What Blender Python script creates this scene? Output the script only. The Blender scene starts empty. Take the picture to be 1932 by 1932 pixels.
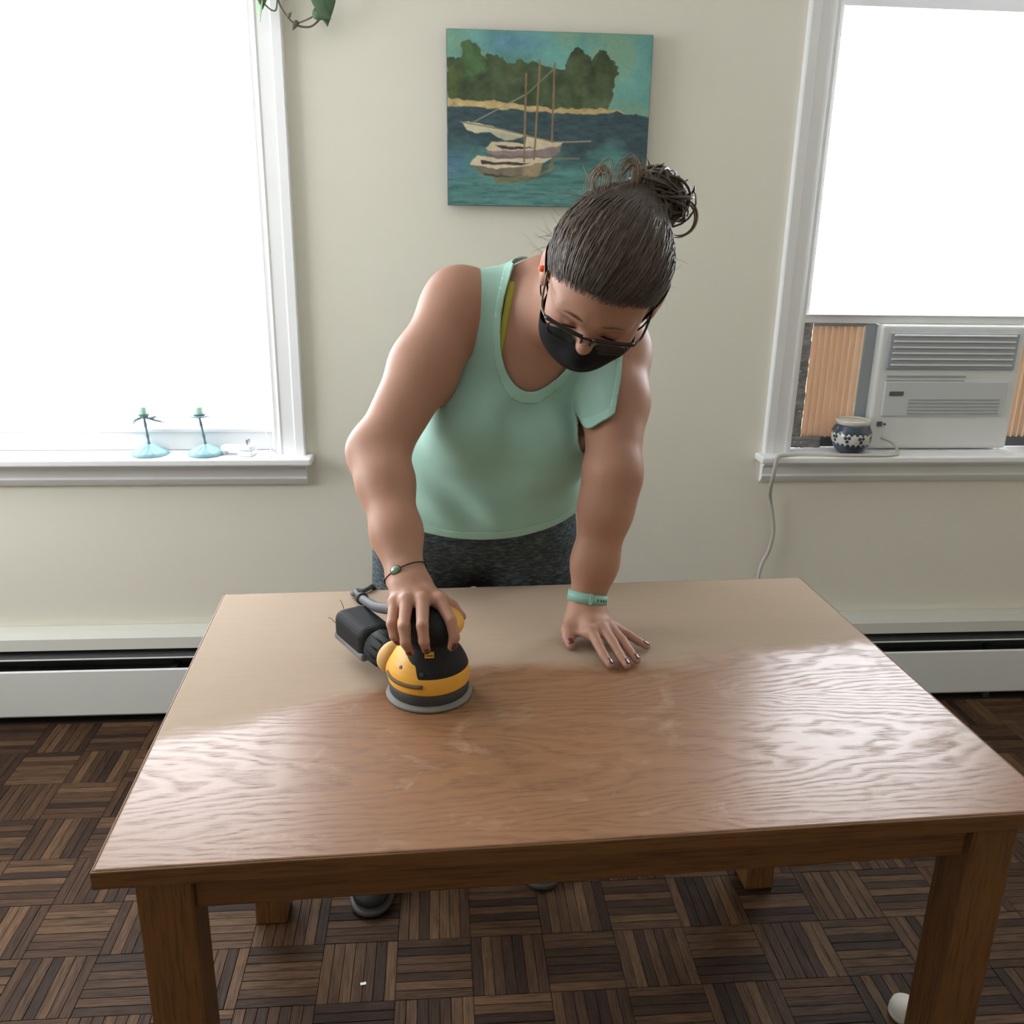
import bpy, bmesh, math, random
import numpy as np
from mathutils import Vector, Matrix

random.seed(7)
RNG = np.random.default_rng(11)
SC = bpy.context.scene
COL = SC.collection

# ------------------------------------------------------------------ camera, daylight, exposure
CAM_POS = np.array([0.0, -2.6444, 1.5122])
CAM_F, CAM_YAW, CAM_PITCH, CAM_ROLL = 1681.8, 0.0868, 0.3098, -0.0178


def camera_basis():
    f = np.array([math.sin(CAM_YAW) * math.cos(CAM_PITCH), math.cos(CAM_YAW) * math.cos(CAM_PITCH), -math.sin(CAM_PITCH)])
    r = np.array([math.cos(CAM_YAW), -math.sin(CAM_YAW), 0.0])
    d = np.cross(f, r)
    c, s = math.cos(CAM_ROLL), math.sin(CAM_ROLL)
    return f, c * r + s * d, -s * r + c * d


CF, CR, CD = camera_basis()
cam_data = bpy.data.cameras.new('camera')
cam = bpy.data.objects.new('camera', cam_data)
COL.objects.link(cam)
cam_data.sensor_fit = 'HORIZONTAL'
cam_data.sensor_width = 36.0
cam_data.lens = 36.0 * CAM_F / 1932.0
cam_data.clip_start = 0.05
cam.matrix_world = Matrix(((CR[0], -CD[0], -CF[0], CAM_POS[0]), (CR[1], -CD[1], -CF[1], CAM_POS[1]),
                           (CR[2], -CD[2], -CF[2], CAM_POS[2]), (0, 0, 0, 1)))
SC.camera = cam

world = bpy.data.worlds.new('overcast_sky')
SC.world = world
world.use_nodes = True
bg = world.node_tree.nodes['Background']
bg.inputs['Color'].default_value = (0.90, 0.95, 1.0, 1)
bg.inputs['Strength'].default_value = 8.0


def portal(name, loc, rot, sx, sy):
    l = bpy.data.lights.new(name, 'AREA')
    l.shape = 'RECTANGLE'
    l.size, l.size_y = sx, sy
    l.cycles.is_portal = True
    o = bpy.data.objects.new(name, l)
    o.location, o.rotation_euler = loc, rot
    COL.objects.link(o)


# windows of the room: two in the wall in view, one wide one in the left wall
portal('daylight_portal', (-0.92, 0.17, 1.5), (math.radians(-90), 0, 0), 0.92, 1.32)
portal('daylight_portal', (1.54, 0.17, 1.7), (math.radians(-90), 0, 0), 0.92, 0.95)
portal('daylight_portal', (-2.38, -0.80, 1.75), (0, math.radians(-90), 0), 1.2, 1.2)

SC.view_settings.view_transform = 'Standard'
SC.view_settings.look = 'None'
SC.view_settings.gamma = 1.0
SC.view_settings.use_curve_mapping = False
SC.view_settings.exposure = 0.70
SC.cycles.max_bounces = 10
SC.cycles.diffuse_bounces = 6
SC.cycles.glossy_bounces = 4
SC.cycles.transparent_max_bounces = 12
SC.cycles.caustics_reflective = False
SC.cycles.caustics_refractive = False
SC.cycles.sample_clamp_indirect = 6.0

# ------------------------------------------------------------------ small mesh toolkit


def link(o, parent=None):
    COL.objects.link(o)
    if parent is not None:
        o.parent = parent
    return o


def tag(o, label=None, cat=None, group=None, kind=None):
    if label:
        o['label'] = label
    if cat:
        o['category'] = cat
    if group:
        o['group'] = group
    if kind:
        o['kind'] = kind
    return o


def thing(name, label, cat, loc=(0, 0, 0), rz=0.0, group=None):
    o = bpy.data.objects.new(name, None)
    o.location = loc
    o.rotation_euler = (0, 0, rz)
    o.empty_display_size = 0.05
    link(o)
    return tag(o, label, cat, group)


def mesh_obj(name, V, F, mat, parent=None, smooth=False, bevel=0.0, segs=2, solid=0.0):
    me = bpy.data.meshes.new(name)
    V = np.asarray(V, dtype=float)
    me.from_pydata(V.tolist() if len(V) else [], [], [list(map(int, f)) for f in F])
    me.update()
    if smooth:
        me.polygons.foreach_set('use_smooth', [True] * len(me.polygons))
    if mat is not None:
        me.materials.append(mat)
    o = bpy.data.objects.new(name, me)
    link(o, parent)
    if bevel > 0:
        m = o.modifiers.new('bevel', 'BEVEL')
        m.width, m.segments, m.limit_method, m.angle_limit = bevel, segs, 'ANGLE', math.radians(35)
        m.harden_normals = False
    if solid > 0:
        m = o.modifiers.new('solid', 'SOLIDIFY')
        m.thickness, m.offset = solid, -1
    return o


def fast_mesh(name, V, Q, mat, parent=None, smooth=True):
    """numpy quads or triangles -> mesh"""
    me = bpy.data.meshes.new(name)
    V = np.asarray(V, dtype=np.float32)
    Q = np.asarray(Q, dtype=np.int32)
    k = Q.shape[1]
    me.vertices.add(len(V))
    me.vertices.foreach_set('co', V.ravel())
    me.loops.add(Q.size)
    me.loops.foreach_set('vertex_index', Q.ravel())
    me.polygons.add(len(Q))
    me.polygons.foreach_set('loop_start', np.arange(0, Q.size, k, dtype=np.int32))
    me.update(calc_edges=True)
    me.validate()
    if smooth:
        me.polygons.foreach_set('use_smooth', [True] * len(me.polygons))
    if mat is not None:
        me.materials.append(mat)
    o = bpy.data.objects.new(name, me)
    return link(o, parent)


class MB:
    def __init__(self):
        self.v, self.f = [], []

    def add(self, V, F):
        n = len(self.v)
        self.v += [tuple(map(float, p)) for p in V]
        self.f += [tuple(int(i) + n for i in f) for f in F]
        return self

    def box(self, lo, hi, M=None):
        x0, y0, z0 = lo
        x1, y1, z1 = hi
        V = [(x0, y0, z0), (x1, y0, z0), (x1, y1, z0), (x0, y1, z0), (x0, y0, z1), (x1, y0, z1), (x1, y1, z1), (x0, y1, z1)]
        if M is not None:
            V = [tuple(M @ Vector(p)) for p in V]
        return self.add(V, [(0, 3, 2, 1), (4, 5, 6, 7), (0, 1, 5, 4), (1, 2, 6, 5), (2, 3, 7, 6), (3, 0, 4, 7)])

    def tube(self, pts, r, n=10, cap=True, flat=1.0, up=None):
        P = np.asarray(pts, float)
        m = len(P)
        R = np.full(m, r, float) if np.isscalar(r) else np.asarray(r, float)
        T = np.gradient(P, axis=0)
        T /= np.linalg.norm(T, axis=1)[:, None] + 1e-12
        a = np.array(up if up is not None else ((0, 0, 1) if abs(T[0][2]) < 0.9 else (1, 0, 0)), float)
        u = a - T[0] * (a @ T[0])
        u /= np.linalg.norm(u)
        ang = np.arange(n) * 2 * math.pi / n
        V = []
        for i in range(m):
            u = u - T[i] * (u @ T[i])
            u /= np.linalg.norm(u) + 1e-12
            w = np.cross(T[i], u)
            V += list(P[i] + R[i] * (np.cos(ang)[:, None] * w + flat * np.sin(ang)[:, None] * u))
        F = [(i * n + j, i * n + (j + 1) % n, (i + 1) * n + (j + 1) % n, (i + 1) * n + j) for i in range(m - 1) for j in range(n)]
        if cap:
            F += [tuple(range(n - 1, -1, -1)), tuple((m - 1) * n + j for j in range(n))]
        return self.add(V, F)

    def lathe(self, prof, n=32, c=(0, 0, 0), M=None, sx=1.0, sy=1.0):
        """profile of (radius, z) from bottom to top"""
        ang = np.arange(n) * 2 * math.pi / n
        V, F = [], []
        for (r, z) in prof:
            for a in ang:
                p = Vector((r * math.cos(a) * sx, r * math.sin(a) * sy, z))
                if M is not None:
                    p = M @ p
                V.append((p[0] + c[0], p[1] + c[1], p[2] + c[2]))
        m = len(prof)
        F = [(i * n + j, i * n + (j + 1) % n, (i + 1) * n + (j + 1) % n, (i + 1) * n + j) for i in range(m - 1) for j in range(n)]
        if prof[0][0] > 1e-6:
            F.append(tuple(range(n - 1, -1, -1)))
        if prof[-1][0] > 1e-6:
            F.append(tuple((m - 1) * n + j for j in range(n)))
        return self.add(V, F)

    def prism(self, poly, depth, M=None):
        """closed 2D outline (x, z) extruded along y from 0 to depth"""
        n = len(poly)
        V = [(p[0], 0, p[1]) for p in poly] + [(p[0], depth, p[1]) for p in poly]
        if M is not None:
            V = [tuple(M @ Vector(p)) for p in V]
        F = [tuple(range(n)), tuple(range(2 * n - 1, n - 1, -1))] + [(j, n + j, n + (j + 1) % n, (j + 1) % n) for j in range(n)]
        return self.add(V, F)

    def profile_x(self, prof, x0, x1):
        """closed outline (y, z) run along x"""
        n = len(prof)
        V = [(x0, p[0], p[1]) for p in prof] + [(x1, p[0], p[1]) for p in prof]
        F = [tuple(range(n - 1, -1, -1)), tuple(range(n, 2 * n))] + [(j, (j + 1) % n, n + (j + 1) % n, n + j) for j in range(n)]
        return self.add(V, F)

    def profile_z(self, prof, z0, z1):
        """closed outline (x, y) run along z"""
        n = len(prof)
        V = [(p[0], p[1], z0) for p in prof] + [(p[0], p[1], z1) for p in prof]
        F = [tuple(range(n - 1, -1, -1)), tuple(range(n, 2 * n))] + [(j, (j + 1) % n, n + (j + 1) % n, n + j) for j in range(n)]
        return self.add(V, F)

    def build(self, name, mat, parent=None, smooth=False, bevel=0.0, segs=2, fix=True):
        o = mesh_obj(name, self.v, self.f, mat, parent, smooth, bevel, segs)
        if fix:
            bm = bmesh.new()
            bm.from_mesh(o.data)
            bmesh.ops.recalc_face_normals(bm, faces=bm.faces)
            bm.to_mesh(o.data)
            bm.free()
        return o


def smooth_by_angle(o, deg=35):
    o.data.polygons.foreach_set('use_smooth', [True] * len(o.data.polygons))
    try:
        o.data.set_sharp_from_angle(angle=math.radians(deg))
    except Exception:
        pass
    return o


def spline(pts, n=8):
    """Catmull-Rom through the points"""
    P = np.asarray(pts, float)
    P = np.vstack([2 * P[0] - P[1], P, 2 * P[-1] - P[-2]])
    out = []
    for i in range(1, len(P) - 2):
        for t in np.linspace(0, 1, n, endpoint=False):
            a, b, c, d = P[i - 1], P[i], P[i + 1], P[i + 2]
            out.append(0.5 * ((2 * b) + (-a + c) * t + (2 * a - 5 * b + 4 * c - d) * t * t + (-a + 3 * b - 3 * c + d) * t ** 3))
    out.append(P[-2])
    return np.array(out)


# ------------------------------------------------------------------ signed-distance modelling (organic shapes)


class Field:
    def __init__(self):
        self.items = []

    def _put(self, fn, lo, hi, k, sub):
        self.items.append((fn, np.array(lo, float), np.array(hi, float), k, sub))
        return self

    def cone(self, a, b, ra, rb, k=0.02, sub=False):
        a, b = np.array(a, float), np.array(b, float)
        ab = b - a
        L2 = ab @ ab + 1e-12
        m = max(ra, rb)

        def fn(P):
            t = np.clip(((P - a) @ ab) / L2, 0, 1)
            return np.linalg.norm(P - a - t[:, None] * ab, axis=1) - (ra + (rb - ra) * t)
        return self._put(fn, np.minimum(a, b) - m, np.maximum(a, b) + m, k, sub)

    def chain(self, pts, rs, k=0.01):
        for i in range(len(pts) - 1):
            self.cone(pts[i], pts[i + 1], rs[i], rs[i + 1], k)
        return self

    def ell(self, c, r, B=None, k=0.02, sub=False):
        c, r = np.array(c, float), np.array(r, float)
        B = np.eye(3) if B is None else np.array(B, float)   # rows are the axes
        m = r.max()

        def fn(P):
            q = (P - c) @ B.T
            k0 = np.linalg.norm(q / r, axis=1)
            k1 = np.linalg.norm(q / (r * r), axis=1) + 1e-9
            return k0 * (k0 - 1.0) / k1
        return self._put(fn, c - m, c + m, k, sub)

    def ecap(self, a, b, wa, wb, side, k=0.02):
        """tapered capsule of elliptic section: wa, wb = (half width along side, half depth)"""
        a, b = np.array(a, float), np.array(b, float)
        ab = b - a
        L = np.linalg.norm(ab)
        ax = ab / L
        s = np.array(side, float)
        s = s - ax * (s @ ax)
        s /= np.linalg.norm(s)
        n = np.cross(ax, s)
        m = max(wa + wb)

        def fn(P):
            q = P - a
            t = np.clip((q @ ax) / L, 0, 1)
            w = wa[0] + (wb[0] - wa[0]) * t
            d = wa[1] + (wb[1] - wa[1]) * t
            q = q - (t * L)[:, None] * ax
            mm = np.minimum(w, d)
            x, y, z = (q @ s) / w, (q @ n) / d, (q @ ax) / mm
            k0 = np.sqrt(x * x + y * y + z * z)
            k1 = np.sqrt((x / w) ** 2 + (y / d) ** 2 + (z / mm) ** 2) + 1e-9
            return k0 * (k0 - 1) / k1
        return self._put(fn, np.minimum(a, b) - m, np.maximum(a, b) + m, k, sub=False)

    def custom(self, fn, lo, hi, k=0.02, sub=False):
        return self._put(fn, lo, hi, k, sub)

    def at(self, P):
        D = np.full(len(P), 0.5)
        for fn, lo, hi, k, sub in self.items:
            if not sub:
                d = fn(P)
                h = np.clip(0.5 + 0.5 * (D - d) / k, 0, 1)
                D = D + (d - D) * h - k * h * (1 - h)
        return D

    def grid(self, lo, hi, h):
        lo, hi = np.array(lo, float), np.array(hi, float)
        n = np.ceil((hi - lo) / h).astype(int) + 1
        ax = [lo[i] + h * np.arange(n[i]) for i in range(3)]
        D = np.full(n, 0.08, np.float32)
        for fn, blo, bhi, k, sub in self.items:
            pad = k + 3 * h
            i0 = np.maximum(np.floor((blo - pad - lo) / h).astype(int), 0)
            i1 = np.minimum(np.ceil((bhi + pad - lo) / h).astype(int) + 1, n)
            if np.any(i1 <= i0):
                continue
            X, Y, Z = np.meshgrid(ax[0][i0[0]:i1[0]], ax[1][i0[1]:i1[1]], ax[2][i0[2]:i1[2]], indexing='ij')
            P = np.stack([X.ravel(), Y.ravel(), Z.ravel()], 1)
            d = fn(P).astype(np.float32).reshape(X.shape)
            S = D[i0[0]:i1[0], i0[1]:i1[1], i0[2]:i1[2]]
            if sub:
                d = -d
                hh = np.clip(0.5 - 0.5 * (S - d) / k, 0, 1)
                S[...] = S + (d - S) * hh + k * hh * (1 - hh)
            else:
                hh = np.clip(0.5 + 0.5 * (S - d) / k, 0, 1)
                S[...] = S + (d - S) * hh - k * hh * (1 - hh)
        return D, lo

    def mesh(self, lo, hi, h, iso=0.0, relax=1):
        D, lo = self.grid(lo, hi, h)
        return surface_net(D - iso, lo, h, relax)


def surface_net(D, lo, h, relax=1):
    nx, ny, nz = D.shape
    S = D < 0
    c = [S[i:nx - 1 + i, j:ny - 1 + j, l:nz - 1 + l] for i in (0, 1) for j in (0, 1) for l in (0, 1)]
    cnt = sum(x.astype(np.int8) for x in c)
    I = np.argwhere((cnt > 0) & (cnt < 8))
    idx = np.full((nx - 1, ny - 1, nz - 1), -1, np.int32)
    idx[I[:, 0], I[:, 1], I[:, 2]] = np.arange(len(I))
    off = np.array([(i, j, l) for i in (0, 1) for j in (0, 1) for l in (0, 1)])
    val = np.stack([D[I[:, 0] + o[0], I[:, 1] + o[1], I[:, 2] + o[2]] for o in off], 1)
    acc = np.zeros((len(I), 3))
    n = np.zeros(len(I))
    for a in range(8):
        for b in range(a + 1, 8):
            if np.abs(off[a] - off[b]).sum() != 1:
                continue
            m = (val[:, a] < 0) != (val[:, b] < 0)
            t = val[m, a] / (val[m, a] - val[m, b])
            acc[m] += off[a] + t[:, None] * (off[b] - off[a])
            n[m] += 1
    V = lo + h * (I + acc / n[:, None])
    Q = []
    for ax in range(3):
        s0 = [slice(1, -1)] * 3
        s1 = [slice(1, -1)] * 3
        s0[ax] = slice(0, D.shape[ax] - 1)
        s1[ax] = slice(1, D.shape[ax])
        A, B = S[tuple(s0)], S[tuple(s1)]
        E = np.argwhere(A != B)
        if not len(E):
            continue
        flip = A[E[:, 0], E[:, 1], E[:, 2]]
        G = E.copy()
        o1, o2 = [(1, 2), (2, 0), (0, 1)][ax]
        for q in range(3):
            if q != ax:
                G[:, q] += 1
        g = []
        for d1, d2 in ((0, 0), (1, 0), (1, 1), (0, 1)):
            T = G.copy()
            T[:, o1] -= 1 - d1
            T[:, o2] -= 1 - d2
            g.append(idx[T[:, 0], T[:, 1], T[:, 2]])
        q = np.stack(g, 1)
        q[~flip] = q[~flip][:, ::-1]
        Q.append(q[(q >= 0).all(1)])
    Q = np.vstack(Q)
    for _ in range(relax):
        V = laplace(V, Q)
    return V, Q


def laplace(V, Q, w=0.5):
    k = Q.shape[1]
    A = np.zeros_like(V)
    n = np.zeros(len(V))
    for i in range(k):
        a, b = Q[:, i], Q[:, (i + 1) % k]
        np.add.at(A, a, V[b])
        np.add.at(n, a, 1)
        np.add.at(A, b, V[a])
        np.add.at(n, b, 1)
    m = n > 0
    R = V.copy()
    R[m] = V[m] * (1 - w) + w * A[m] / n[m][:, None]
    return R


def tris(Q):
    Q = np.asarray(Q)
    return Q if Q.shape[1] == 3 else np.vstack([Q[:, [0, 1, 2]], Q[:, [0, 2, 3]]])


def clip(V, T, g):
    """keep the part of the triangles where g >= 0, with a clean cut"""
    ins = g >= 0
    c = ins[T].sum(1)
    keep = [T[c == 3]]
    newV = []
    cache = {}
    nv = len(V)

    def cut(a, b):
        key = (a, b) if a < b else (b, a)
        if key not in cache:
            t = g[a] / (g[a] - g[b])
            cache[key] = nv + len(newV)
            newV.append(V[a] + t * (V[b] - V[a]))
        return cache[key]
    extra = []
    for tr in T[(c == 1) | (c == 2)]:
        poly = []
        for i in range(3):
            a, b = int(tr[i]), int(tr[(i + 1) % 3])
            if ins[a]:
                poly.append(a)
            if ins[a] != ins[b]:
                poly.append(cut(a, b))
        for i in range(1, len(poly) - 1):
            extra.append((poly[0], poly[i], poly[i + 1]))
    if extra:
        keep.append(np.array(extra))
    T2 = np.vstack(keep).astype(int)
    V2 = np.vstack([V, np.array(newV)]) if newV else V
    used, inv = np.unique(T2, return_inverse=True)
    return V2[used], inv.reshape(T2.shape)


def normals(V, T):
    N = np.zeros_like(V)
    T3 = tris(T)
    fn = np.cross(V[T3[:, 1]] - V[T3[:, 0]], V[T3[:, 2]] - V[T3[:, 0]])
    for i in range(3):
        np.add.at(N, T3[:, i], fn)
    return N / (np.linalg.norm(N, axis=1)[:, None] + 1e-12)


def keep_largest(V, T):
    par = np.arange(len(V))
    for _ in range(200):
        m = par[T].min(1)
        old = par.copy()
        for i in range(3):
            np.minimum.at(par, T[:, i], m)
        par = par[par]
        if (par == old).all():
            break
    lab = par[T[:, 0]]
    u, n = np.unique(lab, return_counts=True)
    T = T[lab == u[n.argmax()]]
    used, inv = np.unique(T, return_inverse=True)
    return V[used], inv.reshape(T.shape)


# ------------------------------------------------------------------ materials


def nodes_of(name):
    m = bpy.data.materials.new(name)
    m.use_nodes = True
    return m, m.node_tree, m.node_tree.nodes['Principled BSDF']


def N(nt, typ, **kw):
    n = nt.nodes.new(typ)
    for k, v in kw.items():
        if k.startswith('i_'):
            n.inputs[k[2:].replace('_', ' ')].default_value = v
        else:
            setattr(n, k, v)
    return n


def plain(name, col, rough=0.5, metal=0.0, noise=0.0, nscale=30.0, bump=0.0, bscale=200.0, spec=0.5, coat=0.0, sss=0.0, obj=True):
    m, nt, b = nodes_of(name)
    b.inputs['Base Color'].default_value = (*col, 1)
    b.inputs['Roughness'].default_value = rough
    b.inputs['Metallic'].default_value = metal
    b.inputs['Specular IOR Level'].default_value = spec
    b.inputs['Coat Weight'].default_value = coat
    if sss:
        b.inputs['Subsurface Weight'].default_value = sss
        b.inputs['Subsurface Radius'].default_value = (1.0, 0.4, 0.2)
        b.inputs['Subsurface Scale'].default_value = 0.012
    tc = N(nt, 'ShaderNodeTexCoord')
    if noise:
        t = N(nt, 'ShaderNodeTexNoise', i_Scale=nscale, i_Detail=5.0)
        nt.links.new(tc.outputs['Object'], t.inputs['Vector'])
        h = N(nt, 'ShaderNodeMix', data_type='RGBA')
        h.inputs[6].default_value = (*[max(0, c * (1 - noise)) for c in col], 1)
        h.inputs[7].default_value = (*[min(1, c * (1 + noise)) for c in col], 1)
        nt.links.new(t.outputs['Fac'], h.inputs[0])
        nt.links.new(h.outputs[2], b.inputs['Base Color'])
    if bump:
        t = N(nt, 'ShaderNodeTexNoise', i_Scale=bscale, i_Detail=3.0)
        nt.links.new(tc.outputs['Object'], t.inputs['Vector'])
        bp = N(nt, 'ShaderNodeBump', i_Strength=bump, i_Distance=0.002)
        nt.links.new(t.outputs['Fac'], bp.inputs['Height'])
        nt.links.new(bp.outputs['Normal'], b.inputs['Normal'])
    return m


def ramp(nt, stops, interp='LINEAR'):
    r = N(nt, 'ShaderNodeValToRGB')
    r.color_ramp.interpolation = interp
    e = r.color_ramp.elements
    while len(e) < len(stops):
        e.new(0.5)
    for i, (p, c) in enumerate(stops):
        e[i].position = p
        e[i].color = (*c, 1) if len(c) == 3 else c
    return r


def mathn(nt, op, a=None, b=None, c=None, clamp=False):
    n = N(nt, 'ShaderNodeMath', operation=op, use_clamp=clamp)
    for i, v in enumerate((a, b, c)):
        if v is None:
            continue
        if isinstance(v, (int, float)):
            n.inputs[i].default_value = v
        else:
            nt.links.new(v, n.inputs[i])
    return n.outputs[0]


def mapping(nt, src, scale=(1, 1, 1), loc=(0, 0, 0), rot=(0, 0, 0)):
    m = N(nt, 'ShaderNodeMapping')
    m.inputs['Scale'].default_value = scale
    m.inputs['Location'].default_value = loc
    m.inputs['Rotation'].default_value = rot
    nt.links.new(src, m.inputs['Vector'])
    return m.outputs[0]


def mixc(nt, fac, a, b, blend='MIX'):
    n = N(nt, 'ShaderNodeMix', data_type='RGBA', blend_type=blend)
    for sock, v in ((n.inputs[0], fac), (n.inputs[6], a), (n.inputs[7], b)):
        if isinstance(v, (int, float)):
            sock.default_value = v
        elif isinstance(v, tuple):
            sock.default_value = (*v, 1) if len(v) == 3 else v
        else:
            nt.links.new(v, sock)
    return n.outputs[2]


def noise(nt, vec, scale=5.0, detail=4.0, rough=0.55, dist=0.0):
    t = N(nt, 'ShaderNodeTexNoise', i_Scale=scale, i_Detail=detail, i_Roughness=rough, i_Distortion=dist)
    nt.links.new(vec, t.inputs['Vector'])
    return t.outputs['Fac']


def bump(nt, b, height, strength=0.2, dist=0.001):
    bp = N(nt, 'ShaderNodeBump', i_Strength=strength, i_Distance=dist)
    nt.links.new(height, bp.inputs['Height'])
    nt.links.new(bp.outputs['Normal'], b.inputs['Normal'])

# ------------------------------------------------------------------ room materials


def wall_paint():
    m, nt, b = nodes_of('warm_white_wall_paint')
    tc = N(nt, 'ShaderNodeTexCoord')
    f = noise(nt, tc.outputs['Object'], 1.3, 3)
    nt.links.new(mixc(nt, f, (0.77, 0.735, 0.635), (0.81, 0.775, 0.68)), b.inputs['Base Color'])
    b.inputs['Roughness'].default_value = 0.62
    bump(nt, b, noise(nt, tc.outputs['Object'], 160, 3), 0.12, 0.002)
    return m


M_WALL = wall_paint()
M_CEIL = plain('white_ceiling_paint', (0.82, 0.81, 0.78), 0.8, bump=0.1, bscale=90)
M_TRIM = plain('white_gloss_trim_paint', (0.83, 0.83, 0.84), 0.38, noise=0.03, nscale=8, bump=0.05, bscale=60)
M_HEATER = plain('white_enamel', (0.78, 0.79, 0.77), 0.42, noise=0.02, nscale=6)
M_DARK = plain('dark_heater_gap', (0.045, 0.047, 0.046), 0.6, noise=0.2, nscale=20)


def pane_glass():
    m = bpy.data.materials.new('clear_window_glass')
    m.use_nodes = True
    nt = m.node_tree
    nt.nodes.clear()
    out = N(nt, 'ShaderNodeOutputMaterial')
    tr = N(nt, 'ShaderNodeBsdfTransparent')
    gl = N(nt, 'ShaderNodeBsdfGlossy')
    gl.inputs['Roughness'].default_value = 0.02
    lw = N(nt, 'ShaderNodeLayerWeight')
    lw.inputs['Blend'].default_value = 0.5
    mx = N(nt, 'ShaderNodeMixShader')
    nt.links.new(mathn(nt, 'ADD', mathn(nt, 'MULTIPLY', mathn(nt, 'POWER', lw.outputs['Facing'], 5.0), 0.6), 0.025), mx.inputs[0])
    nt.links.new(tr.outputs[0], mx.inputs[1])
    nt.links.new(gl.outputs[0], mx.inputs[2])
    nt.links.new(mx.outputs[0], out.inputs['Surface'])
    return m


M_GLASS = pane_glass()


def parquet(name, per_object):
    m, nt, b = nodes_of(name)
    uv = N(nt, 'ShaderNodeUVMap', uv_map='UVMap')
    if per_object:
        oi = N(nt, 'ShaderNodeObjectInfo')
        rnd = oi.outputs['Random']
    else:
        at = N(nt, 'ShaderNodeAttribute', attribute_name='tone')
        rnd = at.outputs['Fac']
    comb = N(nt, 'ShaderNodeCombineXYZ')
    nt.links.new(mathn(nt, 'MULTIPLY', rnd, 37.0), comb.inputs[0])
    nt.links.new(mathn(nt, 'MULTIPLY', rnd, 91.0), comb.inputs[1])
    add = N(nt, 'ShaderNodeVectorMath', operation='ADD')
    nt.links.new(uv.outputs[0], add.inputs[0])
    nt.links.new(comb.outputs[0], add.inputs[1])
    v = add.outputs[0]
    grain = noise(nt, mapping(nt, v, (14, 260, 1)), 1.0, 6, 0.65, 0.6)
    fig = noise(nt, mapping(nt, v, (6, 45, 1)), 1.0, 4, 0.6, 1.5)
    tone = ramp(nt, [(0.0, (0.024, 0.011, 0.006)), (0.22, (0.042, 0.020, 0.010)), (0.5, (0.061, 0.030, 0.0145)), (0.78, (0.084, 0.043, 0.0205)), (1.0, (0.116, 0.063, 0.031))])
    nt.links.new(rnd, tone.inputs[0])
    dark = ramp(nt, [(0.32, (0.42, 0.38, 0.36)), (0.5, (1, 1, 1)), (0.7, (1.25, 1.22, 1.18))])
    nt.links.new(grain, dark.inputs[0])
    c1 = mixc(nt, 1.0, tone.outputs[0], dark.outputs[0], 'MULTIPLY')
    f2 = ramp(nt, [(0.35, (0.72, 0.70, 0.70)), (0.65, (1.15, 1.15, 1.15))])
    nt.links.new(fig, f2.inputs[0])
    c2 = mixc(nt, 1.0, c1, f2.outputs[0], 'MULTIPLY')
    nt.links.new(c2, b.inputs['Base Color'])
    b.inputs['Specular IOR Level'].default_value = 0.18
    rr = ramp(nt, [(0.3, (0.68,) * 3), (0.7, (0.46,) * 3)])
    nt.links.new(grain, rr.inputs[0])
    nt.links.new(rr.outputs[0], b.inputs['Roughness'])
    bump(nt, b, grain, 0.5, 0.0012)
    return m


M_SLAT = parquet('oak_parquet_slat', True)
M_SLAT2 = parquet('oak_parquet_field', False)

# ------------------------------------------------------------------ room shell
RX0, RX1, RY0, RZ1 = -2.3, 2.7, -4.5, 2.5
WT = 0.17          # wall thickness
W1 = (-1.39, -0.47, 0.853, 2.17)     # left window opening
W2 = (1.09, 1.99, 0.853, 2.17)       # right window opening

mb = MB()
for lo, hi in (((RX0, 0, -0.006), (W1[0], WT, RZ1)), ((W1[1], 0, -0.006), (W2[0], WT, RZ1)), ((W2[1], 0, -0.006), (RX1, WT, RZ1)),
               ((W1[0], 0, -0.006), (W1[1], WT, W1[2] - 0.03)), ((W1[0], 0, W1[3]), (W1[1], WT, RZ1)),
               ((W2[0], 0, -0.006), (W2[1], WT, W2[2] - 0.03)), ((W2[0], 0, W2[3]), (W2[1], WT, RZ1))):
    mb.box(lo, hi)
tag(mb.build('wall_back', M_WALL), 'cream painted wall behind the person, with two bright windows', kind='structure')

LW = (-1.40, -0.20, 1.15, 2.35)    # window in the left wall: y0, y1, z0, z1
mb = MB()
for lo, hi in (((RX0 - WT, RY0 - WT, -0.006), (RX0, LW[0], RZ1)), ((RX0 - WT, LW[1], -0.006), (RX0, WT, RZ1)),
               ((RX0 - WT, LW[0], -0.006), (RX0, LW[1], LW[2])), ((RX0 - WT, LW[0], LW[3]), (RX0, LW[1], RZ1))):
    mb.box(lo, hi)
tag(mb.build('wall_left', M_WALL), 'cream painted side wall with a wide window opening', kind='structure')
mb = MB().box((RX1, RY0 - WT, -0.006), (RX1 + WT, WT, RZ1))
tag(mb.build('wall_right', M_WALL), 'cream painted side wall on the right', kind='structure')
mb = MB().box((RX0, RY0 - WT, -0.006), (RX1, RY0, RZ1))
tag(mb.build('wall_front', M_WALL), 'cream painted wall behind the viewer', kind='structure')
mb = MB().box((RX0 - WT, RY0 - WT, RZ1), (RX1 + WT, WT, RZ1 + 0.1))
tag(mb.build('ceiling', M_CEIL), 'white painted ceiling of the room', kind='structure')

# ------------------------------------------------------------------ parquet floor
floor = MB().box((RX0 - WT, RY0 - WT, -0.05), (RX1 + WT, WT, -0.006)).build('floor', plain('dark_parquet_bed', (0.03, 0.018, 0.012), 0.9, noise=0.2))
tag(floor, 'dark oak parquet floor laid in squares of narrow slats', kind='structure')
SQ, NS = 0.1605, 7
SX0, SY0 = -0.257, -1.0385
SW = SQ / NS


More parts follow.
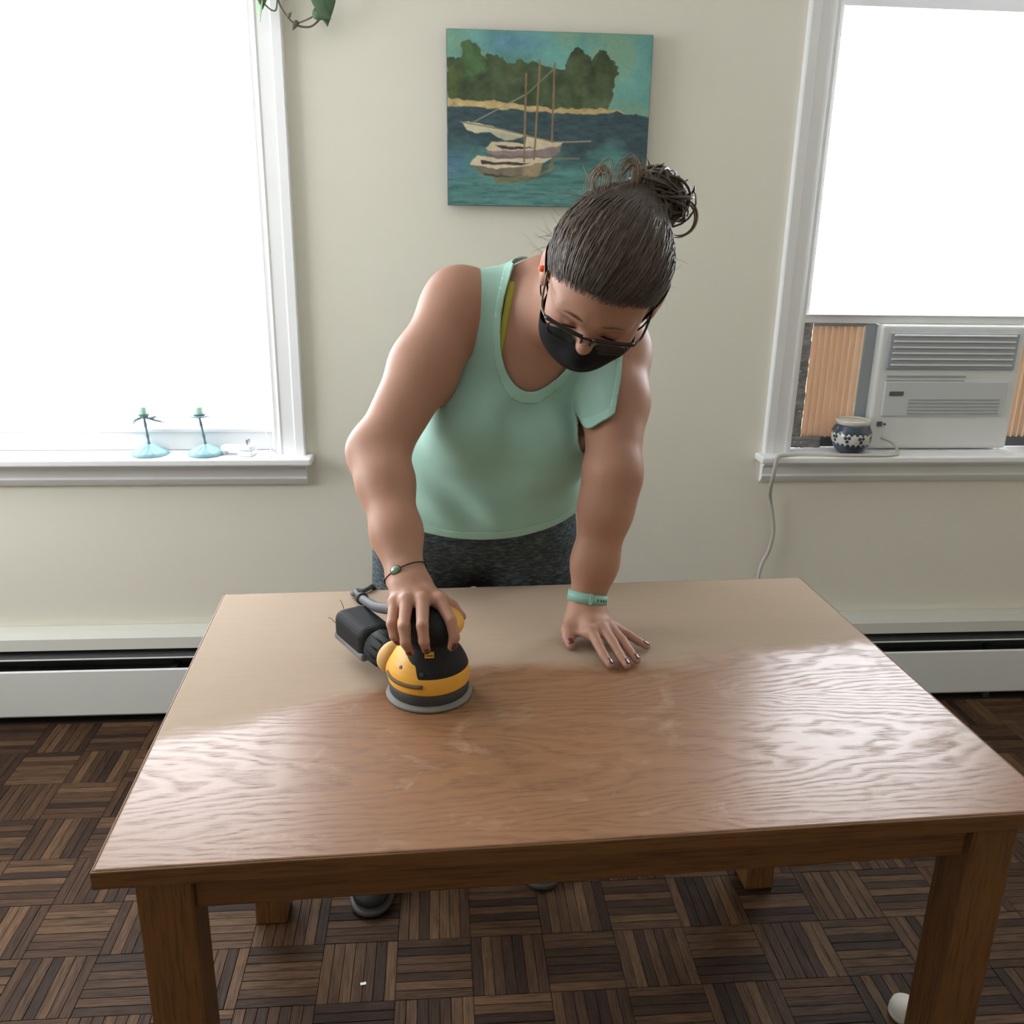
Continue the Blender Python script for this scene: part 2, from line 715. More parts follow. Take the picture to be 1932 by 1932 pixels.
def slat_geometry(l, w, g=0.0005, c=0.0006):
    x, y = l / 2 - g, w / 2 - g
    V = [(-x, -y, -0.006), (x, -y, -0.006), (x, y, -0.006), (-x, y, -0.006),
         (-x, -y, -c), (x, -y, -c), (x, y, -c), (-x, y, -c),
         (-x + c, -y + c, 0), (x - c, -y + c, 0), (x - c, y - c, 0), (-x + c, y - c, 0)]
    F = [(8, 9, 10, 11)] + [(a, (a + 1) % 4, (a + 1) % 4 + 4, a + 4) for a in range(4)] + [(a + 4, (a + 1) % 4 + 4, (a + 1) % 4 + 8, a + 8) for a in range(4)]
    return V, F


SV, SF = slat_geometry(SQ, SW)
slat_me = bpy.data.meshes.new('slat')
slat_me.from_pydata(SV, [], SF)
ul = slat_me.uv_layers.new(name='UVMap')
for lp in slat_me.loops:
    ul.data[lp.index].uv = SV[lp.vertex_index][:2]
slat_me.materials.append(M_SLAT)

slats = []
for i in range(-13, 19):
    for j in range(-22, 7):
        x0, y0 = SX0 + i * SQ, SY0 + j * SQ
        if x0 < RX0 or x0 + SQ > RX1 or y0 < RY0 or y0 + SQ > -0.0:
            continue
        vert = (i + j) % 2 == 1      # slats run away from the viewer
        for k in range(NS):
            if vert:
                slats.append((x0 + (k + 0.5) * SW, y0 + SQ / 2, math.pi / 2))
            else:
                slats.append((x0 + SQ / 2, y0 + (k + 0.5) * SW, 0.0))


def shows(x, y):
    v = np.array([x, y, 0.0]) - CAM_POS
    z = v @ CF
    if z < 0.2:
        return -1
    px, py = 966 + CAM_F * (v @ CR) / z, 966 + CAM_F * (v @ CD) / z
    if not (0 <= px <= 1932 and py <= 1940):
        return -1
    # hidden by the table top?
    t = (0.75 - CAM_POS[2]) / v[2]
    hx, hy = CAM_POS[0] + t * v[0], CAM_POS[1] + t * v[1]
    if -0.46 < hx < 0.86 and -1.70 < hy < -0.82:
        return -1
    return 1.0 / z


rank = sorted(range(len(slats)), key=lambda q: -shows(slats[q][0], slats[q][1]))
single = set(q for q in rank[:300] if shows(slats[q][0], slats[q][1]) > 0)
rest_v, rest_f, rest_uv, rest_tone = [], [], [], []
for q, (x, y, a) in enumerate(slats):
    dz = random.uniform(-0.0004, 0.0004)
    if q in single:
        o = bpy.data.objects.new('slat', slat_me)
        o.location = (x, y, dz)
        o.rotation_euler = (0, 0, a)
        link(o, floor)
    else:
        n = len(rest_v)
        ca, sa = math.cos(a), math.sin(a)
        for p in SV:
            rest_v.append((x + ca * p[0] - sa * p[1], y + sa * p[0] + ca * p[1], p[2] + dz))
        t = random.random()
        for f in SF:
            rest_f.append([n + i for i in f])
            for i in f:
                rest_uv.append(SV[i][:2])
                rest_tone.append(t)
o = mesh_obj('parquet_slats', rest_v, rest_f, M_SLAT2, floor)
ul = o.data.uv_layers.new(name='UVMap')
ul.data.foreach_set('uv', np.array(rest_uv, np.float32).ravel())
at = o.data.attributes.new('tone', 'FLOAT', 'CORNER')
at.data.foreach_set('value', np.array(rest_tone, np.float32))
tag(o, kind='stuff')

# ------------------------------------------------------------------ windows


def casing_profile(x_in, x_out):
    """moulded casing: (x, y) outline, y negative into the room"""
    s = 1 if x_out > x_in else -1
    w = abs(x_out - x_in)
    p = [(0, 0.0), (0, -0.010), (0.006, -0.013), (0.012, -0.011), (0.020, -0.012), (0.046, -0.016), (0.050, -0.021), (w - 0.004, -0.024), (w, -0.022), (w, 0.0)]
    return [(x_in + s * a, b) for a, b in p]


def window(idx, W, ac, label):
    x0, x1, z0, z1 = W
    root = thing('window_%d' % idx, label, None)
    root['kind'] = 'structure'
    cw = 0.078
    # stool (inside sill) with horns
    st = MB().box((x0 - cw - 0.022, -0.07, z0 - 0.022), (x1 + cw + 0.022, 0.0, z0))
    st.box((x0, 0.0, z0 - 0.03), (x1, WT - 0.03, z0))
    st.build('stool', M_TRIM, root, bevel=0.006, segs=3)
    # apron below the stool, moulded
    ap = [(0, z0 - 0.022), (-0.030, z0 - 0.022), (-0.032, z0 - 0.034), (-0.022, z0 - 0.044), (-0.020, z0 - 0.066), (-0.024, z0 - 0.072), (-0.020, z0 - 0.080), (-0.012, z0 - 0.092), (0, z0 - 0.094)]
    MB().profile_x(ap, x0 - cw, x1 + cw).build('apron', M_TRIM, root)
    for s, xi, xo in ((-1, x0, x0 - cw), (1, x1, x1 + cw)):
        MB().profile_z(casing_profile(xi, xo), z0, z1 + 0.0).build('casing', M_TRIM, root)
        # jamb and stop bead
        xa, xb = (xi, xi + 0.012) if s < 0 else (xi - 0.012, xi)
        MB().box((xa, -0.004, z0), (xb, WT, z1)).build('jamb', M_TRIM, root)
        xa, xb = (xi + 0.012, xi + 0.026) if s < 0 else (xi - 0.026, xi - 0.012)
        MB().box((xa, 0.028, z0), (xb, 0.044, z1)).build('stop_bead', M_TRIM, root, bevel=0.003)
    hd = [(0.0, z1), (-0.012, z1), (-0.016, z1 + 0.05), (-0.024, z1 + 0.07), (-0.028, z1 + 0.088), (0, z1 + 0.088)]
    MB().profile_x(hd, x0 - cw, x1 + cw).build('head_casing', M_TRIM, root)
    MB().box((x0, -0.004, z1 - 0.012), (x1, WT, z1)).build('head_jamb', M_TRIM, root)
    # sash: bottom rail, slim stiles, top rail and one pane
    zb = 1.2465 if ac else z0 + 0.0005
    rh = 0.024 if ac else 0.056
    ya, yb = 0.046, 0.082
    xs0, xs1 = x0 + 0.014, x1 - 0.014
    sash = bpy.data.objects.new('sash', None)
    link(sash, root)
    MB().box((xs0, ya, zb), (xs1, yb, zb + rh)).build('bottom_rail', M_TRIM, sash, bevel=0.003)
    MB().box((xs0, ya - 0.010, zb + rh), (xs1, yb - 0.02, zb + rh + (0.004 if ac else 0.012))).build('glazing_bead', M_TRIM, sash, bevel=0.003)
    MB().box((xs0, ya, z1 - 0.06), (xs1, yb, z1 - 0.012)).build('top_rail', M_TRIM, sash, bevel=0.003)
    for xa, xb in ((xs0, xs0 + 0.03), (xs1 - 0.03, xs1)):
        MB().box((xa, ya, zb + rh), (xb, yb, z1 - 0.06)).build('stile', M_TRIM, sash, bevel=0.003)
    MB().box((xs0 + 0.03, 0.062, zb + rh + 0.004), (xs1 - 0.03, 0.066, z1 - 0.06)).build('pane', M_GLASS, sash)
    return root


window(1, W1, False, 'bright white framed window beside the painting, candlesticks on its sill')
window(2, W2, True, 'bright white framed window with an air conditioner in its lower part')

# ------------------------------------------------------------------ baseboard heater
heater = thing('baseboard_heater', 'long white baseboard heater with dark louver slot under the windows', 'heater')
hx0, hx1 = RX0 + 0.06, RX1 - 0.06
MB().profile_x([(-0.002, 0.303), (-0.040, 0.300), (-0.060, 0.284), (-0.067, 0.250), (-0.062, 0.248), (-0.054, 0.280), (-0.002, 0.292)], hx0, hx1).build('top_cover', plain('cream_enamel', (0.58, 0.57, 0.52), 0.55), heater)
MB().profile_x([(-0.002, 0.02), (-0.004, 0.285), (-0.008, 0.285), (-0.010, 0.02)], hx0, hx1).build('back_plate', M_DARK, heater)
MB().profile_x([(-0.070, 0.184), (-0.075, 0.180), (-0.075, 0.030), (-0.071, 0.024), (-0.062, 0.024), (-0.066, 0.030), (-0.066, 0.178)], hx0, hx1).build('front_panel', M_HEATER, heater)
MB().profile_x([(-0.073, 0.2215), (-0.073, 0.2235), (-0.030, 0.245), (-0.030, 0.243)], hx0, hx1).build('damper', M_DARK, heater)
MB().profile_x([(-0.0752, 0.2205), (-0.0752, 0.2240), (-0.0730, 0.2245), (-0.0730, 0.2205)], hx0, hx1).build('damper_lip', M_HEATER, heater)
MB().box((hx0 + 0.1, -0.055, 0.10), (hx1 - 0.1, -0.015, 0.17)).build('fin_block', M_DARK, heater)
for xa in (hx0, hx1 - 0.012):
    MB().box((xa, -0.076, 0.0), (xa + 0.012, -0.001, 0.30)).build('end_cap', M_HEATER, heater, bevel=0.003)
for xa in np.arange(hx0 + 0.5, hx1 - 0.3, 0.9):
    MB().box((xa, -0.064, 0.0), (xa + 0.02, -0.008, 0.18)).build('bracket', M_DARK, heater)

# ------------------------------------------------------------------ dining table


def oak_top():
    m, nt, b = nodes_of('half_sanded_oak_veneer')
    tc = N(nt, 'ShaderNodeTexCoord')
    p = tc.outputs['Object']        # x along the table (0..1.297), y from the back edge (0..-0.873)
    sep = N(nt, 'ShaderNodeSeparateXYZ')
    nt.links.new(p, sep.inputs[0])
    X, Y = sep.outputs[0], sep.outputs[1]
    # cathedral grain: long nested arches along x
    warp = noise(nt, mapping(nt, p, (2.2, 6.0, 1)), 1.0, 4, 0.55)
    warp2 = noise(nt, mapping(nt, p, (14, 45, 1)), 1.0, 3, 0.6)
    plank = mathn(nt, 'MODULO', mathn(nt, 'ADD', Y, 3.0), 0.31)
    yy = mathn(nt, 'SUBTRACT', plank, 0.155)
    arch = mathn(nt, 'ADD', mathn(nt, 'MULTIPLY', mathn(nt, 'MULTIPLY', yy, yy), 30.0), mathn(nt, 'MULTIPLY', X, 0.85))
    arch = mathn(nt, 'ADD', arch, mathn(nt, 'MULTIPLY', warp, 1.0))
    arch = mathn(nt, 'ADD', arch, mathn(nt, 'MULTIPLY', warp2, 0.09))
    ring = mathn(nt, 'FRACT', mathn(nt, 'MULTIPLY', arch, 9.5))
    pores = noise(nt, mapping(nt, p, (28, 620, 1)), 1.0, 3, 0.6)
    fine = noise(nt, mapping(nt, p, (10, 220, 1)), 1.0, 4, 0.6)
    rr = ramp(nt, [(0.0, (0, 0, 0)), (0.30, (0.15,) * 3), (0.62, (1, 1, 1)), (0.86, (0.55,) * 3), (1.0, (0, 0, 0))])
    nt.links.new(ring, rr.inputs[0])
    pm = ramp(nt, [(0.44, (0, 0, 0)), (0.62, (1, 1, 1))])
    nt.links.new(pores, pm.inputs[0])
    late = mathn(nt, 'MULTIPLY', rr.outputs[0], mathn(nt, 'ADD', mathn(nt, 'MULTIPLY', pm.outputs[0], 0.75), 0.25))
    # where she has already sanded: the back of the table, edge wandering
    edge = N(nt, 'ShaderNodeFloatCurve')
    cv = edge.mapping.curves[0]
    pts = [(0.0, 0.575), (0.123, 0.52), (0.28, 0.44), (0.436, 0.372), (0.60, 0.40), (0.785, 0.372), (0.957, 0.346), (1.0, 0.34)]
    cv.points[0].location, cv.points[1].location = pts[0], pts[-1]
    for q in pts[1:-1]:
        cv.points.new(*q)
    edge.mapping.update()
    nt.links.new(mathn(nt, 'DIVIDE', X, 1.297), edge.inputs['Value'])
    smear = mathn(nt, 'MULTIPLY', mathn(nt, 'SUBTRACT', noise(nt, mapping(nt, p, (5, 9, 1)), 1.0, 5, 0.65), 0.5), 0.16)
    d = mathn(nt, 'ADD', mathn(nt, 'ADD', Y, edge.outputs[0]), smear)
    sm = N(nt, 'ShaderNodeMapRange', interpolation_type='SMOOTHSTEP')
    nt.links.new(d, sm.inputs['Value'])
    sm.inputs['From Min'].default_value = -0.035
    sm.inputs['From Max'].default_value = 0.045
    sand = sm.outputs['Result']
    # pale scuffs of dust on the varnished part
    sc = ramp(nt, [(0.56, (0, 0, 0)), (0.74, (0.75,) * 3)])
    nt.links.new(noise(nt, mapping(nt, p, (9, 12, 1), (3.1, 1.7, 0)), 1.0, 6, 0.7, 0.8), sc.inputs[0])
    base_v = mixc(nt, fine, (0.250, 0.120, 0.057), (0.325, 0.168, 0.089))
    col_v = mixc(nt, mathn(nt, 'MULTIPLY', late, 0.72), base_v, (0.130, 0.055, 0.026))
    col_v = mixc(nt, mathn(nt, 'MULTIPLY', sc.outputs[0], 0.65), col_v, (0.50, 0.36, 0.26))
    base_s = mixc(nt, fine, (0.335, 0.243, 0.168), (0.39, 0.288, 0.205))
    col_s = mixc(nt, mathn(nt, 'MULTIPLY', late, 0.13), base_s, (0.34, 0.20, 0.11))
    cloud = noise(nt, mapping(nt, p, (3, 5, 1), (7, 2, 0)), 1.0, 3)
    col_s = mixc(nt, mathn(nt, 'MULTIPLY', cloud, 0.5), col_s, (0.45, 0.36, 0.275))
    nt.links.new(mixc(nt, sand, col_v, col_s), b.inputs['Base Color'])
    rv = mathn(nt, 'ADD', mathn(nt, 'MULTIPLY', late, 0.22), mathn(nt, 'ADD', 0.30, mathn(nt, 'MULTIPLY', sc.outputs[0], 0.3)))
    mr = N(nt, 'ShaderNodeMix', data_type='FLOAT')
    nt.links.new(sand, mr.inputs[0])
    nt.links.new(rv, mr.inputs[2])
    mr.inputs[3].default_value = 0.72
    nt.links.new(mr.outputs[0], b.inputs['Roughness'])
    ms = N(nt, 'ShaderNodeMix', data_type='FLOAT')
    nt.links.new(sand, ms.inputs[0])
    ms.inputs[2].default_value = 0.38
    ms.inputs[3].default_value = 0.18
    nt.links.new(ms.outputs[0], b.inputs['Specular IOR Level'])
    nt.links.new(mathn(nt, 'MULTIPLY', mathn(nt, 'SUBTRACT', 1.0, sand), mathn(nt, 'SUBTRACT', 0.12, mathn(nt, 'MULTIPLY', late, 0.10))), b.inputs['Coat Weight'])
    b.inputs['Coat Roughness'].default_value = 0.24
    bump(nt, b, mathn(nt, 'SUBTRACT', 1.0, mathn(nt, 'MULTIPLY', late, pm.outputs[0])), 0.15, 0.0005)
    return m


def oak_solid(name, axis, c0, c1, rough=0.42):
    m, nt, b = nodes_of(name)
    tc = N(nt, 'ShaderNodeTexCoord')
    s = [240, 240, 240]
    s[axis] = 10
    s2 = [40, 40, 40]
    s2[axis] = 3
    g = noise(nt, mapping(nt, tc.outputs['Object'], s), 1.0, 4, 0.6, 0.3)
    f = noise(nt, mapping(nt, tc.outputs['Object'], s2), 1.0, 3, 0.6, 0.8)
    c = mixc(nt, f, c0, c1)
    dk = ramp(nt, [(0.36, (0.62, 0.56, 0.5)), (0.52, (1, 1, 1))])
    nt.links.new(g, dk.inputs[0])
    nt.links.new(mixc(nt, 1.0, c, dk.outputs[0], 'MULTIPLY'), b.inputs['Base Color'])
    b.inputs['Roughness'].default_value = rough
    bump(nt, b, g, 0.25, 0.0006)
    return m


M_TOP = oak_top()
M_OAKX = oak_solid('golden_oak_along', 0, (0.135, 0.056, 0.018), (0.19, 0.085, 0.030))
M_OAKY = oak_solid('golden_oak_across', 1, (0.135, 0.056, 0.018), (0.19, 0.085, 0.030))
M_OAKZ = oak_solid('golden_oak_upright', 2, (0.15, 0.067, 0.023), (0.21, 0.10, 0.036))

TL, TW, TTH = 1.297, 0.8727, 0.027
table = thing('dining_table', 'oak dining table, back half sanded pale, front half still varnished', 'table', (-0.4613, -0.8291, 0.0), 0.0356)
MB().box((0.003, -TW + 0.003, 0.75 - TTH), (TL - 0.003, -0.003, 0.75)).build('table_top', M_TOP, table, bevel=0.0025, segs=2)
# solid lipping around the veneered top
e = 0.0032
MB().box((0, -TW, 0.75 - TTH), (TL, -TW + e, 0.7488)).build('edge_band', M_OAKX, table, bevel=0.0015)
MB().box((0, -e, 0.75 - TTH), (TL, 0, 0.7488)).build('edge_band', M_OAKX, table, bevel=0.0015)
MB().box((0, -TW + e, 0.75 - TTH), (e, -e, 0.7488)).build('edge_band', M_OAKY, table, bevel=0.0015)
MB().box((TL - e, -TW + e, 0.75 - TTH), (TL, -e, 0.7488)).build('edge_band', M_OAKY, table, bevel=0.0015)
LGW = 0.07
ov_x, ov_f, ov_b = 0.042, 0.022, 0.075
legs = [(ov_x, -TW + ov_f), (TL - ov_x - LGW, -TW + ov_f), (ov_x - 0.004, -ov_b - LGW), (TL - ov_x - LGW + 0.0, -ov_b - LGW)]
for (lx, ly) in legs:
    MB().box((lx, ly, 0.0), (lx + LGW, ly + LGW, 0.75 - TTH)).build('leg', M_OAKZ, table, bevel=0.004)
ah = 0.066
at_ = 0.75 - TTH
MB().box((ov_x + LGW, -TW + ov_f + 0.012, at_ - ah), (TL - ov_x - LGW, -TW + ov_f + 0.034, at_)).build('apron', M_OAKX, table, bevel=0.003)
MB().box((ov_x + LGW - 0.004, -ov_b - 0.034, at_ - ah), (TL - ov_x - LGW, -ov_b - 0.012, at_)).build('apron', M_OAKX, table, bevel=0.003)
MB().box((ov_x + 0.012, -TW + ov_f + LGW, at_ - ah), (ov_x + 0.034, -ov_b - LGW, at_)).build('apron', M_OAKY, table, bevel=0.003)
MB().box((TL - ov_x - 0.034, -TW + ov_f + LGW, at_ - ah), (TL - ov_x - 0.012, -ov_b - LGW, at_)).build('apron', M_OAKY, table, bevel=0.003)

# ------------------------------------------------------------------ painting of two moored boats


def painting():
    nu, nv = 300, 262
    u, v = np.meshgrid(np.linspace(0, 1, nu), np.linspace(0, 1, nv))
    X = 100 + 1710 * u                       # sketch units of the picture
    Y = 80 + 1495 * v
    rng = np.random.default_rng(5)

    def fbm(sx, sy, o=4, seed=0):
        r = np.random.default_rng(seed)
        out = np.zeros_like(u)
        amp = 1.0
        for k in range(o):
            gx, gy = int(sx * 2 ** k) + 2, int(sy * 2 ** k) + 2
            G = r.normal(size=(gy + 1, gx + 1))
            a, b = u * (gx - 1), v * (gy - 1)
            i, j = np.floor(a).astype(int), np.floor(b).astype(int)
            fa, fb = a - i, b - j
            fa, fb = fa * fa * (3 - 2 * fa), fb * fb * (3 - 2 * fb)
            out += amp * ((G[j, i] * (1 - fa) + G[j, i + 1] * fa) * (1 - fb) + (G[j + 1, i] * (1 - fa) + G[j + 1, i + 1] * fa) * fb)
            amp *= 0.55
        return out
    J1, J2 = fbm(24, 22, 3, 1), fbm(24, 22, 3, 2)
    Xj, Yj = X + 9 * J1, Y + 9 * J2

    def poly(pts, soft=6.0, jit=1.0):
        """signed coverage of a polygon"""
        px, py = X + 9 * jit * J1, Y + 9 * jit * J2
        n = len(pts)
        ins = np.zeros(px.shape, bool)
        dist = np.full(px.shape, 1e9)
        for i in range(n):
            (x1, y1), (x2, y2) = pts[i], pts[(i + 1) % n]
            c = ((y1 > py) != (y2 > py)) & (px < (x2 - x1) * (py - y1) / (y2 - y1 + 1e-9) + x1)
            ins ^= c
            t = np.clip(((px - x1) * (x2 - x1) + (py - y1) * (y2 - y1)) / ((x2 - x1) ** 2 + (y2 - y1) ** 2 + 1e-9), 0, 1)
            dist = np.minimum(dist, np.hypot(px - x1 - t * (x2 - x1), py - y1 - t * (y2 - y1)))
        s = np.where(ins, dist, -dist)
        return np.clip(0.5 + s / soft, 0, 1)

    def line(p, q, w, jit=0.12):
        px, py = X + 9 * jit * J1, Y + 9 * jit * J2
        (x1, y1), (x2, y2) = p, q
        t = np.clip(((px - x1) * (x2 - x1) + (py - y1) * (y2 - y1)) / ((x2 - x1) ** 2 + (y2 - y1) ** 2), 0, 1)
        return np.clip(0.5 + (w - np.hypot(px - x1 - t * (x2 - x1), py - y1 - t * (y2 - y1))) / 6.0, 0, 1)

    def lin(c):
        c = np.array(c, float) / 255.0
        return np.where(c <= 0.04045, c / 12.92, ((c + 0.055) / 1.055) ** 2.4)
    C = np.zeros(u.shape + (3,))

    def lay(mask, col, var=0.0, sx=18, sy=14, seed=3):
        nonlocal C
        c = np.broadcast_to(lin(col), C.shape).copy()
        if var:
            c *= (1 + var * fbm(sx, sy, 4, seed))[..., None].clip(0.4, 1.8)
        C = C * (1 - mask[..., None]) + c * mask[..., None]
    one = np.ones_like(u)
    lay(one, (104, 160, 152), 0.10, 7, 6, 21)
    lay(np.clip(0.5 + 0.9 * fbm(4, 3, 4, 9) - 0.25, 0, 1) * 0.7, (126, 160, 132))
    lay(np.clip(1.1 - np.hypot((X - 640) / 330, (Y - 170) / 130), 0, 1), (92, 140, 160), 0.1)
    lay(np.clip(1.1 - np.hypot((X - 170) / 160, (Y - 190) / 150), 0, 1) * 0.8, (122, 158, 128), 0.1)
    trees = [(90, 320), (210, 315), (222, 205), (290, 168), (372, 220), (412, 300), (425, 252), (482, 285), (560, 315), (600, 340), (680, 318), (742, 358), (790, 330), (880, 328), (960, 378), (1050, 400), (1100, 262), (1190, 213), (1268, 258), (1292, 290), (1330, 240), (1400, 206), (1480, 268), (1522, 380), (1502, 520), (1455, 640), (1440, 720), (90, 700)]
    lay(poly(trees, 7, 1.6), (74, 88, 62), 0.22, 12, 9, 31)
    lay(poly([(205, 340), (225, 210), (300, 175), (380, 240), (410, 380), (330, 480), (230, 460)], 60, 2) * 0.8, (84, 118, 74), 0.2)
    lay(poly([(90, 400), (190, 380), (230, 480), (180, 620), (90, 640)], 70, 2) * 0.7, (92, 106, 60), 0.2)
    lay(poly([(600, 380), (690, 340), (740, 420), (650, 500), (560, 470)], 50, 2) * 0.6, (94, 104, 64), 0.2)
    lay(poly([(1110, 330), (1200, 240), (1270, 330), (1240, 640), (1180, 660)], 60, 2) * 0.5, (86, 96, 62), 0.2)
    lay(poly([(1310, 330), (1400, 240), (1500, 360), (1460, 560), (1380, 640)], 60, 2) * 0.5, (84, 94, 58), 0.2)
    lay(poly([(90, 712), (500, 722), (900, 742), (1300, 748), (1610, 745), (1830, 770), (1830, 1600), (90, 1600)], 6), (62, 82, 88), 0.12, 20, 50, 41)
    dk = np.clip((Y - 1010 + 110 * fbm(5, 6, 4, 51)) / 330, 0, 1)
    lay(dk * poly([(60, 900), (1900, 900), (1900, 1650), (60, 1650)], 60), (84, 132, 128), 0.13, 14, 60, 52)
    lay(np.clip(1 - np.hypot((X - 120) / 260, (Y - 1230) / 190), 0, 1) * 0.8, (84, 118, 150), 0.15, 14, 50, 53)
    lay(np.clip(fbm(8, 70, 3, 54) - 0.7, 0, 1) * 0.55 * (Y > 1150), (52, 88, 98))
    lay(np.clip(fbm(8, 70, 3, 55) - 0.8, 0, 1) * 0.6 * (Y > 1250), (112, 152, 140))
    lay(poly([(90, 655), (500, 660), (520, 672), (700, 688), (1000, 708), (1300, 700), (1450, 706), (1620, 746), (1300, 752), (900, 748), (500, 728), (90, 716)], 7, 0.8), (190, 165, 112), 0.10, 30, 30, 61)
    lay(poly([(480, 1322), (870, 1300), (980, 1200), (1010, 1150), (1000, 1230), (860, 1330), (700, 1362), (530, 1362)], 8), (126, 120, 88), 0.15, 20, 40, 71)
    # rear boat
    lay(poly([(420, 1086), (750, 1085), (1080, 1008), (1035, 1110), (960, 1148), (700, 1172), (450, 1142)], 6, 0.6), (146, 128, 126), 0.08)
    lay(poly([(430, 1120), (700, 1140), (960, 1130), (960, 1152), (700, 1172), (450, 1148)], 20, 0.6) * 0.7, (104, 90, 92), 0.1)
    lay(poly([(212, 850), (330, 852), (560, 900), (760, 955), (650, 1000), (585, 1004), (460, 932), (320, 948), (255, 902)], 6, 0.5), (196, 190, 160), 0.06)
    lay(poly([(460, 920), (740, 970), (640, 1000), (585, 1004)], 30, 0.5) * 0.6, (160, 160, 140))
    lay(poly([(410, 1062), (470, 1010), (760, 1028), (770, 960), (1000, 1010), (1085, 1008), (1030, 1045), (750, 1088), (440, 1092)], 6, 0.5), (206, 190, 160), 0.06)
    lay(poly([(500, 1040), (560, 1048), (850, 1056), (720, 1076), (560, 1082)], 6, 0.5), (78, 62, 68), 0.1)
    # front boat
    lay(poly([(298, 1222), (520, 1245), (910, 1172), (880, 1302), (740, 1302), (520, 1322), (400, 1312)], 6, 0.6), (124, 112, 96), 0.10)
    lay(poly([(740, 1230), (912, 1172), (882, 1302), (740, 1302)], 20, 0.6), (160, 140, 108), 0.1)
    lay(poly([(400, 1290), (520, 1300), (735, 1300), (520, 1324), (420, 1314)], 10, 0.6), (76, 72, 70))
    lay(poly([(290, 1216), (350, 1140), (560, 1162), (1000, 1140), (930, 1182), (740, 1222), (520, 1247)], 6, 0.5), (210, 196, 164), 0.06)
    lay(poly([(382, 1172), (500, 1190), (805, 1188), (720, 1212), (392, 1212)], 6, 0.5), (80, 62, 66), 0.1)
    # spars, masts, stay
    lay(line((212, 850), (560, 905), 6), (140, 122, 96))
    lay(line((560, 905), (1000, 1005), 6), (140, 122, 96))
    lay(line((1040, 1006), (1320, 989), 6), (152, 140, 118))
    lay(line((1000, 1146), (1222, 1145), 6), (134, 122, 92))
    lay(line((310, 852), (760, 600), 4), (150, 156, 138))
    lay(line((760, 600), (982, 390), 4), (132, 138, 116))
    for a, b in (((756, 430), (750, 1180)), ((870, 330), (836, 1160)), ((992, 335), (986, 1004))):
        lay(line(a, b, 8), (140, 116, 82), 0.1)
    C *= (1 + 0.035 * rng.normal(size=u.shape) + 0.03 * fbm(60, 60, 2, 81))[..., None]
    C = C.clip(0.004, 1)
    C = (C * 0.93 + C.mean(-1, keepdims=True) * 0.07) * 1.12
    # canvas corners on the wall
    root = thing('boat_painting', 'unframed painting of two moored sailboats before dark green trees', 'painting', (0.309, -0.004, 1.786), 0)
    root.rotation_euler = (0, math.radians(-0.2), 0)
    W2_, H2_, D_ = 0.276, 0.219, 0.026
    V = np.stack([(u - 0.5) * 2 * W2_ * 0.995, np.full_like(u, -D_ - 0.0002), (0.5 - v) * 2 * H2_ * 0.995], -1).reshape(-1, 3)
    idx = np.arange(nu * nv).reshape(nv, nu)
    Q = np.stack([idx[:-1, :-1], idx[1:, :-1], idx[1:, 1:], idx[:-1, 1:]], -1).reshape(-1, 4)
    m, nt, b = nodes_of('oil_paint')
    at = N(nt, 'ShaderNodeAttribute', attribute_name='paint')
    nt.links.new(at.outputs['Color'], b.inputs['Base Color'])
    b.inputs['Roughness'].default_value = 0.55
    b.inputs['Specular IOR Level'].default_value = 0.3
    tc = N(nt, 'ShaderNodeTexCoord')
    bump(nt, b, noise(nt, mapping(nt, tc.outputs['Object'], (60, 60, 180)), 1.0, 4), 0.3, 0.001)
    o = fast_mesh('picture', V, Q, m, root)
    ca = o.data.color_attributes.new('paint', 'FLOAT_COLOR', 'POINT')
    ca.data.foreach_set('color', np.concatenate([C.reshape(-1, 3), np.ones((nu * nv, 1))], 1).astype(np.float32).ravel())
    MB().box((-W2_, -D_, -H2_), (W2_, 0.0, H2_)).build('canvas', plain('dark_canvas_edge', (0.09, 0.10, 0.11), 0.8, noise=0.3), root, bevel=0.002)


painting()

# ------------------------------------------------------------------ candlesticks on the left sill
M_TEAL = plain('pale_teal_enamel', (0.20, 0.37, 0.41), 0.5, noise=0.15, nscale=40)
M_VERDI = plain('grey_green_verdigris', (0.17, 0.25, 0.27), 0.5, noise=0.2, nscale=50)
M_WAX = plain('pale_green_wax', (0.55, 0.80, 0.72), 0.4, sss=0.3)


